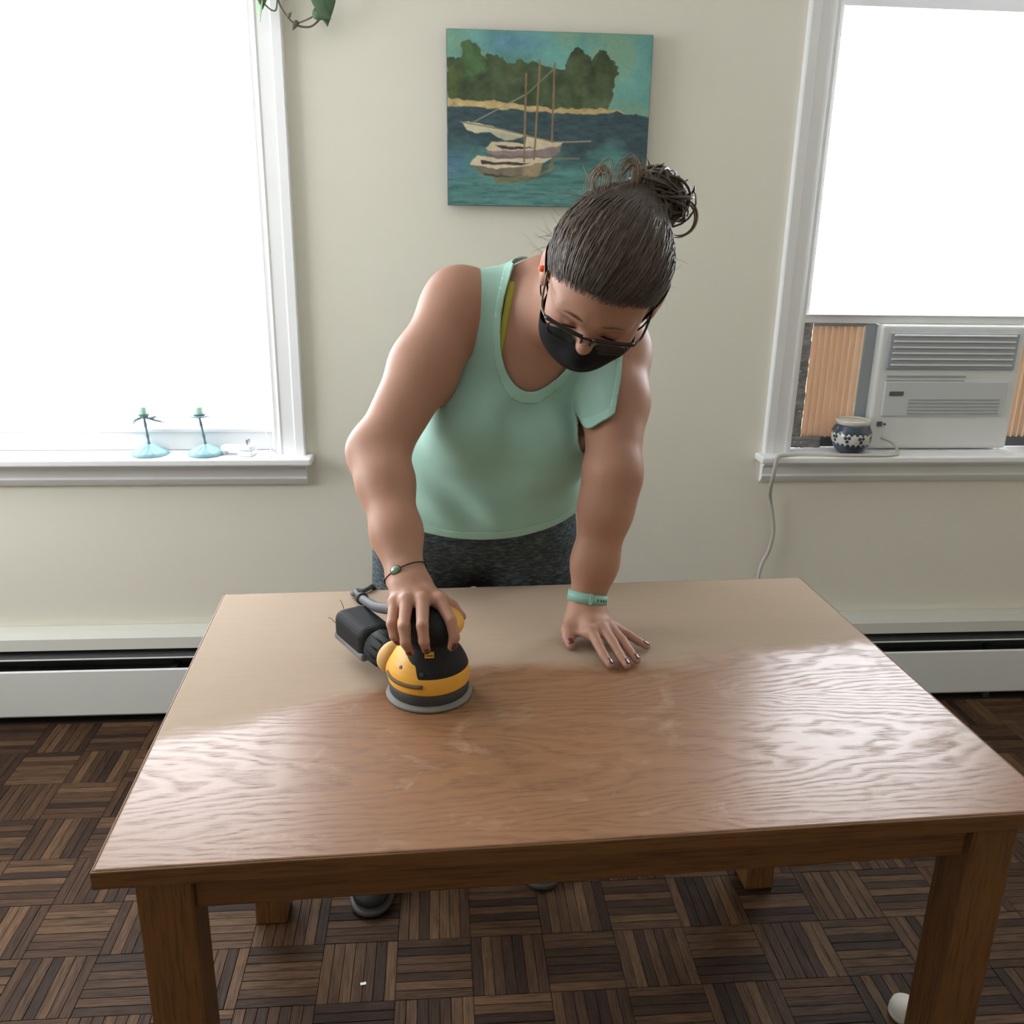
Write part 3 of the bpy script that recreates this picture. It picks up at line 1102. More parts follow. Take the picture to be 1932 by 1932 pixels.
def candlestick(x, y, tilt, leafy, label):
    r = thing('candlestick', label, 'candlestick', (x, y, 0.853), 0, 'pair of teal candlesticks on the window sill')
    n = 48
    prof = [(0.0500, 0.0), (0.0525, 0.002), (0.0520, 0.006), (0.044, 0.012), (0.030, 0.019), (0.016, 0.026), (0.008, 0.031), (0.0, 0.032)]
    b = MB().lathe(prof, n)
    for i in range(len(b.v)):                     # fluted, petal-like relief
        px, py, pz = b.v[i]
        rr = math.hypot(px, py)
        a = math.atan2(py, px)
        if 0.012 < rr < 0.05:
            b.v[i] = (px, py, pz + 0.0022 * math.cos(a * 12) * (1 - abs(rr - 0.03) / 0.025))
    b.build('base', M_TEAL, r, smooth=True)
    top = np.array([tilt, 0.0, 0.108])
    pts = spline([(0, 0, 0.028), (tilt * 0.2, 0, 0.05), (tilt * 0.6, 0, 0.08), top], 6)
    rad = 0.0042 + 0.0008 * np.sin(np.linspace(0, 18, len(pts)))
    MB().tube(pts, rad, 10).build('stem', M_VERDI, r, smooth=True)
    MB().lathe([(0.004, 0.0), (0.010, 0.003), (0.017, 0.012), (0.018, 0.015), (0.014, 0.014), (0.0, 0.010)], 24, top).build('cup', M_VERDI, r, smooth=True)
    if leafy:
        for a, l, d in ((2.7, 0.045, -0.024), (0.35, 0.055, -0.020), (0.0, 0.035, 0.002)):
            P = [(0, 0), (0.3, 0.35), (0.55, 0.42), (0.8, 0.28), (1, 0), (0.8, -0.28), (0.55, -0.42), (0.3, -0.35)]
            m = MB()
            V = []
            for (s, w) in P:
                V.append((top[0] + math.cos(a) * s * l - math.sin(a) * w * l * 0.8, top[1] + math.sin(a) * s * l + math.cos(a) * w * l * 0.8, top[2] + 0.008 + d * s * s - 0.01 * abs(w)))
            m.add(V + [(p[0], p[1], p[2] - 0.006) for p in V], [tuple(range(8)), tuple(range(15, 7, -1))] + [(i, i + 8, (i + 1) % 8 + 8, (i + 1) % 8) for i in range(8)])
            m.build('leaf', M_VERDI, r)
    else:
        MB().lathe([(0.005, 0.0), (0.024, 0.001), (0.033, 0.0035), (0.034, 0.006), (0.022, 0.0055), (0.0, 0.005)], 28, (top[0], top[1], top[2] + 0.004)).build('drip_tray', M_VERDI, r, smooth=True)
    MB().lathe([(0.0135, 0.010), (0.0145, 0.012), (0.015, 0.034), (0.0135, 0.036), (0.0, 0.035)], 24, top).build('candle', M_WAX, r, smooth=True)
    return r


candlestick(-0.847, -0.005, -0.006, True, 'teal candlestick with curling metal leaves, at the outer end of the sill')
candlestick(-0.685, -0.005, -0.010, False, 'teal candlestick with a thin drip tray, next to the white power adapter')

# ------------------------------------------------------------------ power adapter and little cords on the sill
M_WPLASTIC = plain('white_plastic', (0.84, 0.85, 0.88), 0.35)
M_PRONG = plain('steel', (0.55, 0.55, 0.56), 0.3, metal=0.9)
ad = thing('power_adapter', 'white plug-in power adapter with upright prongs on the window sill', 'power adapter', (-0.587, -0.012, 0.853), math.radians(-12))
MB().box((-0.052, -0.016, 0.010), (0.012, 0.018, 0.028)).build('slim_body', M_WPLASTIC, ad, bevel=0.006, segs=3)
MB().box((0.004, -0.024, 0.0), (0.048, 0.022, 0.016)).build('plug_block', M_WPLASTIC, ad, bevel=0.005, segs=3)
MB().box((0.010, -0.020, 0.0165), (0.046, 0.020, 0.032)).build('plug_head', M_WPLASTIC, ad, bevel=0.005, segs=3)
MB().box((-0.050, -0.012, 0.0), (-0.040, 0.012, 0.011)).build('foot', M_WPLASTIC, ad, bevel=0.001)
for dy in (-0.007, 0.007):
    MB().box((0.026, dy - 0.0009, 0.031), (0.033, dy + 0.0009, 0.049)).build('prong', M_PRONG, ad)
cc = thing('charging_cable', 'thin white cable with a small plug lying between the candlesticks', 'cable', (-0.77, 0.0, 0.853))
MB().tube(spline([(-0.13, 0.040, 0.003), (-0.06, 0.030, 0.003), (-0.02, 0.012, 0.003), (0.0, 0.006, 0.003)], 8), 0.0018, 8).build('cord', M_WPLASTIC, cc, smooth=True)
MB().tube([(0, 0.006, 0.004), (0.012, 0.000, 0.004), (0.020, -0.004, 0.004)], [0.003, 0.0042, 0.004], 10).build('plug', M_WPLASTIC, cc, smooth=True)
wc = MB().tube(spline([(-0.515, 0.030, 1.02), (-0.520, 0.026, 0.94), (-0.507, 0.016, 0.895), (-0.498, 0.0, 0.868), (-0.491, -0.03, 0.8555), (-0.489, -0.055, 0.8555)], 8), 0.0016, 8).build('window_cord', M_WPLASTIC, smooth=True)
tag(wc, 'thin white cord hanging beside the sash onto the sill by the adapter', 'cord')

# ------------------------------------------------------------------ air conditioner with accordion side panels
M_ACW = plain('off_white_ac_plastic', (0.70, 0.71, 0.70), 0.45, noise=0.03, nscale=5)
M_ACG = plain('grey_ac_plastic', (0.33, 0.35, 0.38), 0.45)
M_ACD = plain('dark_ac_vent', (0.10, 0.10, 0.11), 0.6)
ac = thing('air_conditioner', 'white window air conditioner standing in the window behind the pottery jar', 'air conditioner', (1.362, 0.0, 0.853))
AW, AZ0, AZ1 = 0.46, 0.004, 0.392
MB().box((0.0, 0.055, AZ0), (AW, 0.40, AZ1)).build('body', M_ACW, ac, bevel=0.006)
MB().box((-0.004, 0.018, AZ0), (AW + 0.004, 0.060, AZ1 + 0.002)).build('front_frame', M_ACW, ac, bevel=0.010, segs=3)
MB().box((0.020, 0.010, AZ1 - 0.135), (AW - 0.02, 0.022, AZ1 - 0.02)).build('outlet_grille', M_ACG, ac, bevel=0.008, segs=3)
for k in range(6):
    z = AZ1 - 0.122 + k * 0.018
    MB().box((0.034, 0.005, z), (AW - 0.034, 0.014, z + 0.005)).build('louver', M_ACW, ac, bevel=0.0015)
for k in range(3):
    z = AZ1 - 0.158 - k * 0.014
    MB().box((0.030, 0.0135, z), (AW * 0.62, 0.0205, z + 0.005)).build('seam', M_ACG, ac, bevel=0.001)
MB().box((0.028, 0.012, 0.11), (AW - 0.03, 0.021, 0.222)).build('intake_panel', plain('pale_grey_ac_plastic', (0.56, 0.58, 0.58), 0.5), ac, bevel=0.004)
MB().box((0.044, 0.0085, 0.176), (0.090, 0.013, 0.190)).build('badge', M_ACD, ac, bevel=0.002)
for k in range(5):
    z = 0.118 + k * 0.011
    MB().box((0.11, 0.0095, z), (AW - 0.05, 0.013, z + 0.004)).build('vent_slat', M_ACG, ac, bevel=0.001)
MB().box((0.022, 0.0105, 0.078), (0.036, 0.0195, 0.094)).build('button', M_ACD, ac, bevel=0.002)
MB().lathe([(0.0035, 0), (0.0035, 0.004), (0, 0.0045)], 12, (0.046, 0.0185, 0.085), Matrix.Rotation(math.radians(90), 4, 'X')).build('indicator', M_ACD, ac)


def vinyl(name, col, tr):
    m, nt, b = nodes_of(name)
    b.inputs['Base Color'].default_value = (*col, 1)
    b.inputs['Roughness'].default_value = 0.5
    t = N(nt, 'ShaderNodeBsdfTranslucent')
    t.inputs['Color'].default_value = (*col, 1)
    mx = N(nt, 'ShaderNodeMixShader')
    mx.inputs[0].default_value = tr
    nt.links.new(b.outputs[0], mx.inputs[1])
    nt.links.new(t.outputs[0], mx.inputs[2])
    nt.links.new(mx.outputs[0], nt.nodes['Material Output'].inputs['Surface'])
    return m


M_ACCORD = vinyl('cream_vinyl_accordion', (0.80, 0.68, 0.58), 0.33)
M_RIB = plain('cream_vinyl_rib', (0.95, 0.80, 0.58), 0.45)


def accordion(x0, x1, n, label, ext):
    r = thing('accordion_panel', label, 'side panel', (x0, 0.058, 0.853), 0, 'accordion panels filling the window beside the air conditioner')
    w = (x1 - x0) / n
    z0, z1 = 0.034, 0.384
    m = MB()
    V, F = [], []
    for i in range(2 * n + 1):
        y = 0.0 if i % 2 == 0 else 0.016
        for z in (z0, z1):
            V += [(i * w / 2, y, z), (i * w / 2, y + 0.002, z)]
    for i in range(2 * n):
        a, b = i * 4, (i + 1) * 4
        F += [(a, b, b + 2, a + 2), (a + 1, a + 3, b + 3, b + 1), (a, a + 1, b + 1, b), (a + 2, b + 2, b + 3, a + 3)]
    F += [(0, 2, 3, 1), (8 * n, 8 * n + 1, 8 * n + 3, 8 * n + 2)]
    m.add(V, F)
    m.build('pleats', M_ACCORD, r)
    MB().box((-ext, 0.024, z0 - 0.03), (x1 - x0 + 0.008, 0.0255, z1 + 0.012)).build('light_blocking_sheet', vinyl('light_blocking_vinyl', (0.88, 0.82, 0.76), 0.5), r)  # added sheet behind the pleats, shuts out bright slivers of sky
    for i in range(n + 1):
        MB().box((i * w - 0.0022, -0.0035, z0), (i * w + 0.0022, 0.0015, z1)).build('rib', M_RIB, r, bevel=0.001)
    MB().box((-0.002, -0.004, z1), (x1 - x0 + 0.002, 0.022, z1 + 0.014)).build('top_track', M_ACG, r, bevel=0.002)
    MB().box((-0.002, -0.004, z0 - 0.030), (x1 - x0 + 0.002, 0.022, z0)).build('bottom_track', M_ACD, r, bevel=0.002)


accordion(1.157, 1.318, 8, 'cream pleated accordion panel between the window casing and the air conditioner', 0.03)
accordion(1.842, 1.958, 6, 'cream pleated accordion panel on the far side of the air conditioner', 0.004)
sp = MB().box((1.322, 0.052, 0.857), (1.360, 0.072, 1.245)).build('side_flange', M_ACG, bevel=0.003)
tag(sp, 'plain grey filler strip between accordion panel and air conditioner', 'filler strip')


def foil():
    m, nt, b = nodes_of('crumpled_grey_sealing_tape')
    tc = N(nt, 'ShaderNodeTexCoord')
    f = noise(nt, mapping(nt, tc.outputs['Object'], (18, 18, 60)), 1.0, 6, 0.7)
    r_ = ramp(nt, [(0.3, (0.16, 0.15, 0.16)), (0.55, (0.34, 0.32, 0.33)), (0.75, (0.52, 0.48, 0.47))])
    nt.links.new(f, r_.inputs[0])
    nt.links.new(r_.outputs[0], b.inputs['Base Color'])
    b.inputs['Metallic'].default_value = 0.35
    b.inputs['Roughness'].default_value = 0.35
    bump(nt, b, f, 0.9, 0.004)
    return m


M_FOIL = foil()
tp = thing('sealing_tape', 'crumpled grey sealing tape along the window side and sill by the accordion panel', 'sealing tape', (1.102, 0.05, 0.853))
m = MB()
nx, nz = 6, 36
V, F = [], []
for k in range(nz + 1):
    for i in range(nx + 1):
        V.append((0.001 + 0.0485 * i / nx, 0.006 * random.random() - 0.004, 0.002 + 0.41 * k / nz))
F = [(k * (nx + 1) + i, k * (nx + 1) + i + 1, (k + 1) * (nx + 1) + i + 1, (k + 1) * (nx + 1) + i) for k in range(nz) for i in range(nx)]
o = mesh_obj('upright_strip', V, F, M_FOIL, tp, smooth=True, solid=0.003)
V = []
nx, ny = 20, 5
for j in range(ny + 1):
    for i in range(nx + 1):
        V.append((0.002 + 0.115 * i / nx, -0.004 - 0.003 * j / ny, 0.002 + 0.036 * j / ny + 0.002 * random.random()))
F = [(j * (nx + 1) + i, j * (nx + 1) + i + 1, (j + 1) * (nx + 1) + i + 1, (j + 1) * (nx + 1) + i) for j in range(ny) for i in range(nx)]
mesh_obj('sill_strip', V, F, M_FOIL, tp, smooth=True, solid=0.003)
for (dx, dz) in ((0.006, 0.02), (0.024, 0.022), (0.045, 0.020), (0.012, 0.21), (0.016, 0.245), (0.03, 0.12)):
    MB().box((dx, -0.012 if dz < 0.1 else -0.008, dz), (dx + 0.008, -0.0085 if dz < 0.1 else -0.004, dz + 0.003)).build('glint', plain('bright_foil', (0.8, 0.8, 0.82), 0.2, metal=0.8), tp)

# power cord of the air conditioner: over the sill and down the wall
pts = spline([(1.398, 0.006, 0.897), (1.425, -0.02, 0.885), (1.432, -0.045, 0.862), (1.405, -0.062, 0.8575), (1.34, -0.065, 0.8575), (1.24, -0.063, 0.8575), (1.13, -0.052, 0.8575), (1.07, -0.060, 0.858),
              (1.040, -0.074, 0.858), (1.030, -0.080, 0.844), (1.026, -0.081, 0.80), (1.030, -0.060, 0.755), (1.045, -0.025, 0.71), (1.064, -0.018, 0.64), (1.071, -0.018, 0.59), (1.063, -0.018, 0.53), (1.043, -0.022, 0.485), (1.033, -0.03, 0.43), (1.030, -0.05, 0.36), (1.03, -0.085, 0.32)], 8)
co = thing('electric_cable', 'pale flat power cord running from the sill down the wall', 'cord')
MB().tube(pts, 0.0062, 10, flat=0.65).build('cord', plain('pale_grey_cord', (0.50, 0.47, 0.42), 0.5), co, smooth=True)
pe = pts[-1]
MB().tube([pe, pe + np.array((0.0, -0.01, -0.02)), pe + np.array((0.0, -0.012, -0.05)), pe + np.array((0.0, -0.012, -0.055))], [0.007, 0.016, 0.016, 0.012], 12).build('plug', plain('grey_plug', (0.4, 0.38, 0.35), 0.5), co, smooth=True)

# ------------------------------------------------------------------ pottery jar
jar = thing('pottery_jar', 'round blue and cream pottery jar with painted berries on the sill', 'jar', (1.291, -0.010, 0.8532))
jar.scale = (0.96, 0.96, 0.98)
R0 = 0.062
prof = [(0.034, 0.0), (0.038, 0.001), (0.046, 0.010), (0.056, 0.026), (0.0625, 0.045), (0.064, 0.058), (0.061, 0.074), (0.055, 0.086), (0.0515, 0.092), (0.0525, 0.100), (0.0545, 0.107), (0.0530, 0.109), (0.0500, 0.108), (0.0490, 0.100), (0.048, 0.098), (0.0, 0.098)]
pz = np.array([p[1] for p in prof])


def jar_r(z):
    return float(np.interp(z, [0, 0.001, 0.010, 0.026, 0.045, 0.058, 0.074, 0.086, 0.092, 0.100, 0.107], [0.034, 0.038, 0.046, 0.056, 0.0625, 0.064, 0.061, 0.055, 0.0515, 0.0525, 0.0545]))


M_JBLUE = plain('navy_blue_glaze', (0.035, 0.055, 0.085), 0.22, noise=0.25, nscale=60, coat=0.4)
M_JCREAM = plain('cream_glaze', (0.62, 0.60, 0.52), 0.25, noise=0.05, nscale=40, coat=0.4)
MB().lathe([p for p in prof if p[1] <= 0.031 or False][:4] + [(jar_r(0.030), 0.030)], 56).build('foot_band', M_JBLUE, jar, smooth=True)
MB().lathe([(jar_r(z), z) for z in np.linspace(0.030, 0.070, 9)], 56).build('belly', M_JCREAM, jar, smooth=True)
MB().lathe([(jar_r(z), z) for z in np.linspace(0.070, 0.094, 6)], 56).build('shoulder_band', M_JBLUE, jar, smooth=True)
MB().lathe([(jar_r(0.094), 0.094), (0.0525, 0.100), (0.0545, 0.107), (0.0530, 0.109), (0.0500, 0.108), (0.0490, 0.100)], 56).build('rim', M_JCREAM, jar, smooth=True)
MB().lathe([(0.0, 0.090), (0.0505, 0.090), (0.0495, 0.1045), (0.030, 0.1050), (0.0, 0.1045)], 40).build('wax_fill', plain('pale_wax', (0.60, 0.56, 0.50), 0.6), jar, smooth=True)


def spot(a, z, r, mat, name='berry'):
    """small disc of glaze following the belly of the jar"""
    rr = jar_r(z) + 0.0006
    V = [(rr * math.cos(a), rr * math.sin(a), z)]
    for k in range(10):
        t = k * math.pi / 5
        zz = z + r * math.sin(t)
        q = jar_r(zz) + 0.0004
        aa = a + r * math.cos(t) / q
        V.append((q * math.cos(aa), q * math.sin(aa), zz))
    mesh_obj(name, V, [(0, 1 + k, 1 + (k + 1) % 10) for k in range(10)], mat, jar)


for g in range(9):
    a0 = -math.pi / 2 - 0.62 + g * 2 * math.pi / 9
    for da, dz in ((-0.09, 0.004), (0.09, 0.005), (0.0, -0.007)):
        spot(a0 + da, 0.053 + dz, 0.0058, M_JBLUE)
for g in range(22):
    a0 = g * 2 * math.pi / 22
    spot(a0, 0.0700, 0.0062, M_JBLUE, 'scallop')
    spot(a0 + 0.14, 0.0318, 0.0062, M_JBLUE, 'scallop')

# ------------------------------------------------------------------ trailing vine above the left window corner
M_STEM = plain('brown_stem', (0.14, 0.115, 0.085), 0.6)


def leaf_mat(n, c):
    return plain(n, c, 0.45, noise=0.2, nscale=30)


M_LEAF1 = leaf_mat('deep_green_leaf', (0.10, 0.17, 0.09))
M_LEAF2 = leaf_mat('light_green_leaf', (0.26, 0.40, 0.22))
vine = thing('trailing_vine', 'trailing green vine with heart-shaped leaves at the top of the window casing', 'plant', (-0.34, -0.04, 2.03))


def vpt(x, y, z):
    return (x + 0.34, y + 0.04, z - 2.03)


st1 = spline([vpt(-0.42, -0.015, 2.262), vpt(-0.40, -0.05, 2.255), vpt(-0.393, -0.055, 2.16), vpt(-0.395, -0.05, 2.06), vpt(-0.380, -0.045, 2.022), vpt(-0.358, -0.04, 2.000), vpt(-0.335, -0.04, 1.993), vpt(-0.312, -0.042, 1.996), vpt(-0.290, -0.045, 2.014), vpt(-0.282, -0.045, 2.026)], 8)
MB().tube(st1, 0.0026, 8).build('stem', M_STEM, vine, smooth=True)
MB().tube(spline([vpt(-0.355, -0.04, 1.999), vpt(-0.325, -0.05, 2.008), vpt(-0.305, -0.055, 2.018), vpt(-0.300, -0.058, 2.032)], 8), 0.0022, 8).build('stem', M_STEM, vine, smooth=True)
MB().tube(spline([vpt(-0.396, -0.05, 2.05), vpt(-0.401, -0.05, 2.028), vpt(-0.412, -0.05, 2.027), vpt(-0.424, -0.05, 2.036), vpt(-0.436, -0.05, 2.046)], 8), 0.0020, 8).build('stem', M_STEM, vine, smooth=True)


def leaf(base, tip, width, nrm, mat, fold=0.25):
    b, t = np.array(vpt(*base)), np.array(vpt(*tip))
    ax = t - b
    L = np.linalg.norm(ax)
    ax /= L
    n = np.array(nrm, float)
    n -= ax * (n @ ax)
    n /= np.linalg.norm(n)
    s = np.cross(ax, n)
    out = [(-0.10, 0.30), (-0.06, 0.62), (0.08, 0.92), (0.25, 1.0), (0.45, 0.86), (0.65, 0.58), (0.82, 0.30), (1.0, 0.0)]
    V = [tuple(b + ax * L * 0.0)]
    mid = []
    for k, (u_, w_) in enumerate(out):
        for sd in (-1, 1):
            V.append(tuple(b + ax * L * u_ + s * sd * w_ * width + n * (fold * w_ * width - 0.15 * L * u_ * u_)))
    V2 = [tuple(b + ax * L * u_ - n * 0.15 * L * max(0, u_) ** 2) for u_, _ in out]
    o0 = len(V)
    V += V2
    F = [(0, 2, o0), (0, o0, 1)]
    for k in range(len(out) - 1):
        a, c = 1 + 2 * k, 3 + 2 * k
        F += [(a, c, o0 + k + 1, o0 + k), (a + 1, o0 + k, o0 + k + 1, c + 1)]
    mesh_obj('leaf', V, F, mat, vine, smooth=True, solid=0.0008)


leaf((-0.300, -0.058, 2.030), (-0.262, -0.060, 2.012), 0.026, (0.1, -1, 0.3), M_LEAF1)
leaf((-0.286, -0.050, 2.085), (-0.270, -0.062, 1.995), 0.034, (0.2, -1, 0.2), M_LEAF1)
leaf((-0.436, -0.050, 2.080), (-0.432, -0.056, 2.028), 0.018, (0.3, -1, 0.1), M_LEAF1)
leaf((-0.436, -0.050, 2.046), (-0.446, -0.058, 2.000), 0.011, (-0.6, -0.7, 0.1), M_LEAF2)
leaf((-0.350, -0.045, 2.004), (-0.362, -0.050, 1.982), 0.007, (0.2, -1, 0), M_STEM)
leaf((-0.372, -0.045, 2.014), (-0.362, -0.052, 2.024), 0.005, (0.2, -1, 0), M_STEM)
leaf((-0.394, -0.055, 2.140), (-0.420, -0.075, 2.085), 0.028, (-0.3, -1, 0.2), M_LEAF1)

# ------------------------------------------------------------------ odds and ends on the floor
sc_ = MB().box((-0.006, -0.0035, 0.0), (0.006, 0.0035, 0.0012)).build('paper_scrap', plain('white_scrap', (0.75, 0.77, 0.76), 0.7), bevel=0.0004)
sc_.location, sc_.rotation_euler = (-0.1645, -1.1535, 0.0008), (0, 0, 0.2)
tag(sc_, 'tiny white paper scrap lying on the parquet under the table', 'scrap')
kn = thing('cream_knob', 'small cream rounded knob standing on the floor right of the table', 'cap', (0.932, -1.305, 0.0006))  # unidentified small object, modelled as a plain cream knob
MB().lathe([(0.026, 0.0), (0.029, 0.004), (0.030, 0.020), (0.027, 0.032), (0.018, 0.040), (0.0, 0.042)], 28).build('cap', plain('cream_plastic', (0.62, 0.60, 0.54), 0.5), kn, smooth=True)
MB().lathe([(0.0295, 0.006), (0.0308, 0.008), (0.0308, 0.011), (0.0295, 0.013)], 28).build('ring', plain('cream_plastic_ring', (0.5, 0.48, 0.43), 0.5), kn, smooth=True)

# ------------------------------------------------------------------ random-orbit sander
M_YEL = plain('yellow_tool_plastic', (0.80, 0.40, 0.050), 0.42, noise=0.10, nscale=14, bump=0.05, bscale=300)
M_BLK = plain('black_rubber_grip', (0.009, 0.009, 0.0085), 0.6, noise=0.3, nscale=40, bump=0.15, bscale=500, spec=0.28)
M_PAD = plain('dusty_grey_pad', (0.22, 0.215, 0.20), 0.85, noise=0.2, nscale=30, bump=0.2, bscale=200)
M_BAG = plain('dusty_black_canister', (0.012, 0.013, 0.0135), 0.7, noise=0.5, nscale=25, bump=0.2, bscale=120, spec=0.25)
M_CORDG = plain('grey_rubber_cord', (0.085, 0.088, 0.098), 0.6, spec=0.3)
SX, SY, SZ = -0.0177, -1.2776, 0.7502
sander = thing('orbital_sander', 'yellow and black palm sander with black dust canister pressed to the tabletop', 'sander', (SX, SY, SZ))
MB().lathe([(0.0700, 0.0), (0.0728, 0.0015), (0.0735, 0.004), (0.0728, 0.006), (0.062, 0.011), (0.058, 0.016), (0.0, 0.016)], 64).build('sanding_pad', M_PAD, sander, smooth=True)
MB().lathe([(0.066, 0.010), (0.0675, 0.012), (0.0672, 0.025), (0.0655, 0.030), (0.0, 0.030)], 64).build('dust_skirt', plain('dark_grey_skirt', (0.045, 0.045, 0.045), 0.7, noise=0.3, nscale=30), sander, smooth=True)
fd = Field()


def lathe_sdf(prof):
    pr = np.array(prof)

    def fn(P):
        r = np.hypot(P[:, 0], P[:, 1])
        return (r - np.interp(P[:, 2], pr[:, 1], pr[:, 0])) * 0.8
    return fn


body_prof = [(0.0668, 0.028), (0.0690, 0.032), (0.0690, 0.046), (0.0672, 0.057), (0.0630, 0.068), (0.0570, 0.079), (0.0490, 0.090), (0.0410, 0.099), (0.0365, 0.108), (0.0355, 0.118)]
fn0 = lathe_sdf(body_prof)
fd.custom(lambda P: np.maximum(fn0(P), np.maximum(0.0285 - P[:, 2], P[:, 2] - 0.118)), (-0.07, -0.07, 0.028), (0.07, 0.07, 0.118), 0.004)
fd.ell((0.004, 0.002, 0.129), (0.056, 0.055, 0.028), k=0.018)
fd.ell((-0.048, 0.022, 0.047), (0.028, 0.034, 0.025), k=0.012)       # bulge of the dust outlet
V, Q = fd.mesh((-0.10, -0.085, 0.02), (0.085, 0.085, 0.17), 0.0014, relax=2)
T = tris(Q)
ang = np.degrees(np.arctan2(V[:, 1], V[:, 0]))                      # -90 faces the viewer


def step(x, a, b):
    t = np.clip((x - a) / (b - a), 0, 1)
    return t * t * (3 - 2 * t)


# yellow reaches up on the left side of the front, low on the right
a_ = np.where(ang > 90, ang - 360, ang)                             # -270..90
low = 0.0585
up = 0.093
lvl = low + (up - low) * (0.55 * step(-a_, 104, 113) + 0.45 * step(-a_, 108, 150) - step(-a_, 225, 245))
g_body = lvl - V[:, 2]
# the mushroom head: yellow cheeks left and right, black crown and face
head_y = np.where(V[:, 2] > 0.112, np.abs(V[:, 0] - 0.002) - 0.0305 - 0.06 * np.clip(V[:, 2] - 0.140, 0, 1), -1.0)
g = np.maximum(g_body, head_y)
Vy, Ty = clip(V, T, g)
fast_mesh('yellow_housing', Vy, Ty, M_YEL, sander)
Vb, Tb = clip(V, T, -g)
fast_mesh('black_grip', Vb, Tb, M_BLK, sander)
# moulded slot, screws, switch, little hole
slot = []
for k in range(15):
    a = math.radians(-172 + 74 * k / 14)
    slot.append((0.0690 * math.cos(a), 0.0690 * math.sin(a), 0.0455 + 0.004 * (k / 14 - 0.5) ** 2))
MB().tube(slot, 0.0036, 8, flat=1.0).build('slot', plain('brown_slot', (0.13, 0.075, 0.03), 0.8), sander, smooth=True)
for a, z, r in ((-138, 0.070, 0.0030), (-100, 0.0660, 0.0036)):
    a = math.radians(a)
    rr = float(np.interp(z, [p[1] for p in body_prof], [p[0] for p in body_prof])) - 0.0008
    Mx = Matrix.Rotation(a, 4, 'Z') @ Matrix.Rotation(math.radians(90 - 38), 4, 'Y')
    MB().lathe([(r, 0.0), (r, 0.0016), (r * 0.7, 0.0018), (0, 0.0012)], 14, (rr * math.cos(a), rr * math.sin(a), z), Mx).build('screw', plain('dark_screw', (0.02, 0.02, 0.02), 0.4), sander, smooth=True)
MB().box((-0.006, -0.0505, 0.0895), (0.009, -0.042, 0.0980)).build('switch', M_YEL, sander, bevel=0.001)
MB().box((-0.0045, -0.0509, 0.0935), (0.0075, -0.050, 0.0950)).build('switch_mark', M_BLK, sander)
# dust outlet and canister, running back to the left
d0 = np.array((-0.062, 0.032, 0.052))
d1 = np.array((-0.163, 0.202, 0.055))
dv = (d1 - d0) / np.linalg.norm(d1 - d0)
MB().tube([d0 - dv * 0.02, d0 - dv * 0.004, d0 + dv * 0.004], [0.026, 0.030, 0.0295], 28).build('dust_outlet', plain('dusty_yellow_plastic', (0.62, 0.37, 0.12), 0.6, noise=0.3, nscale=40), sander, smooth=True)
MB().tube([d0 + dv * 0.003, d0 + dv * 0.010, d0 + dv * 0.050, d0 + dv * 0.053], [0.0275, 0.029, 0.031, 0.029], 28).build('collar', M_BAG, sander, smooth=True)
side = np.cross(dv, (0, 0, 1))
side /= np.linalg.norm(side)
for k in range(12):
    a = k * math.pi / 6
    off = 0.0302 * (math.cos(a) * side + math.sin(a) * np.array((0, 0, 1.0)))
    MB().tube([d0 + dv * 0.012 + off, d0 + dv * 0.048 + off * 1.04], 0.0016, 6).build('collar_rib', M_BAG, sander, smooth=True)
Mo = Matrix(((side[0], dv[0], 0, d0[0]), (side[1], dv[1], 0, d0[1]), (side[2], dv[2], 1, d0[2]), (0, 0, 0, 1)))
MB().box((-0.034, 0.050, -0.027), (0.034, 0.172, 0.032), Mo).build('dust_canister', M_BAG, sander, bevel=0.018, segs=5)
MB().box((-0.0345, 0.052, -0.026), (0.0345, 0.168, -0.010), Mo).build('dusty_rim', plain('grey_dusty_plastic', (0.17, 0.17, 0.165), 0.8, noise=0.4, nscale=40), sander, bevel=0.006, segs=3)
for p0, p1 in (((-0.010, 0.172, 0.026), (-0.006, 0.196, 0.034)), ((-0.030, 0.168, 0.004), (-0.038, 0.180, 0.012))):
    a, b_ = Mo @ Vector(p0), Mo @ Vector(p1)
    MB().tube([a, (a + b_) / 2 + Vector((0, 0, 0.003)), b_], 0.0006, 5).build('bristle', M_BAG, sander)
# strain relief and cord
MB().tube(spline([(-0.046, 0.030, 0.136), (-0.066, 0.058, 0.130), (-0.095, 0.115, 0.110), (-0.128, 0.215, 0.083)], 8), np.linspace(0.0105, 0.0085, 25), 14).build('strain_relief', M_CORDG, sander, smooth=True)
MB().tube([(-0.1255, 0.208, 0.0848), (-0.128, 0.216, 0.0828), (-0.1312, 0.226, 0.0803)], 0.0115, 14).build('relief_collar', M_BLK, sander, smooth=True)
MB().tube(spline([(-0.130, 0.222, 0.081), (-0.145, 0.285, 0.066), (-0.152, 0.345, 0.045), (-0.160, 0.395, 0.018), (-0.167, 0.425, 0.0065), (-0.158, 0.440, 0.006), (-0.146, 0.437, 0.006), (-0.135, 0.448, 0.007), (-0.128, 0.466, 0.004), (-0.124, 0.478, -0.02), (-0.124, 0.480, -0.10), (-0.12, 0.50, -0.35), (-0.16, 0.53, -0.60), (-0.24, 0.52, -0.735), (-0.33, 0.50, -0.7435)], 8), 0.0052, 12).build('cord', M_CORDG, sander, smooth=True)

# ------------------------------------------------------------------ the person sanding the table


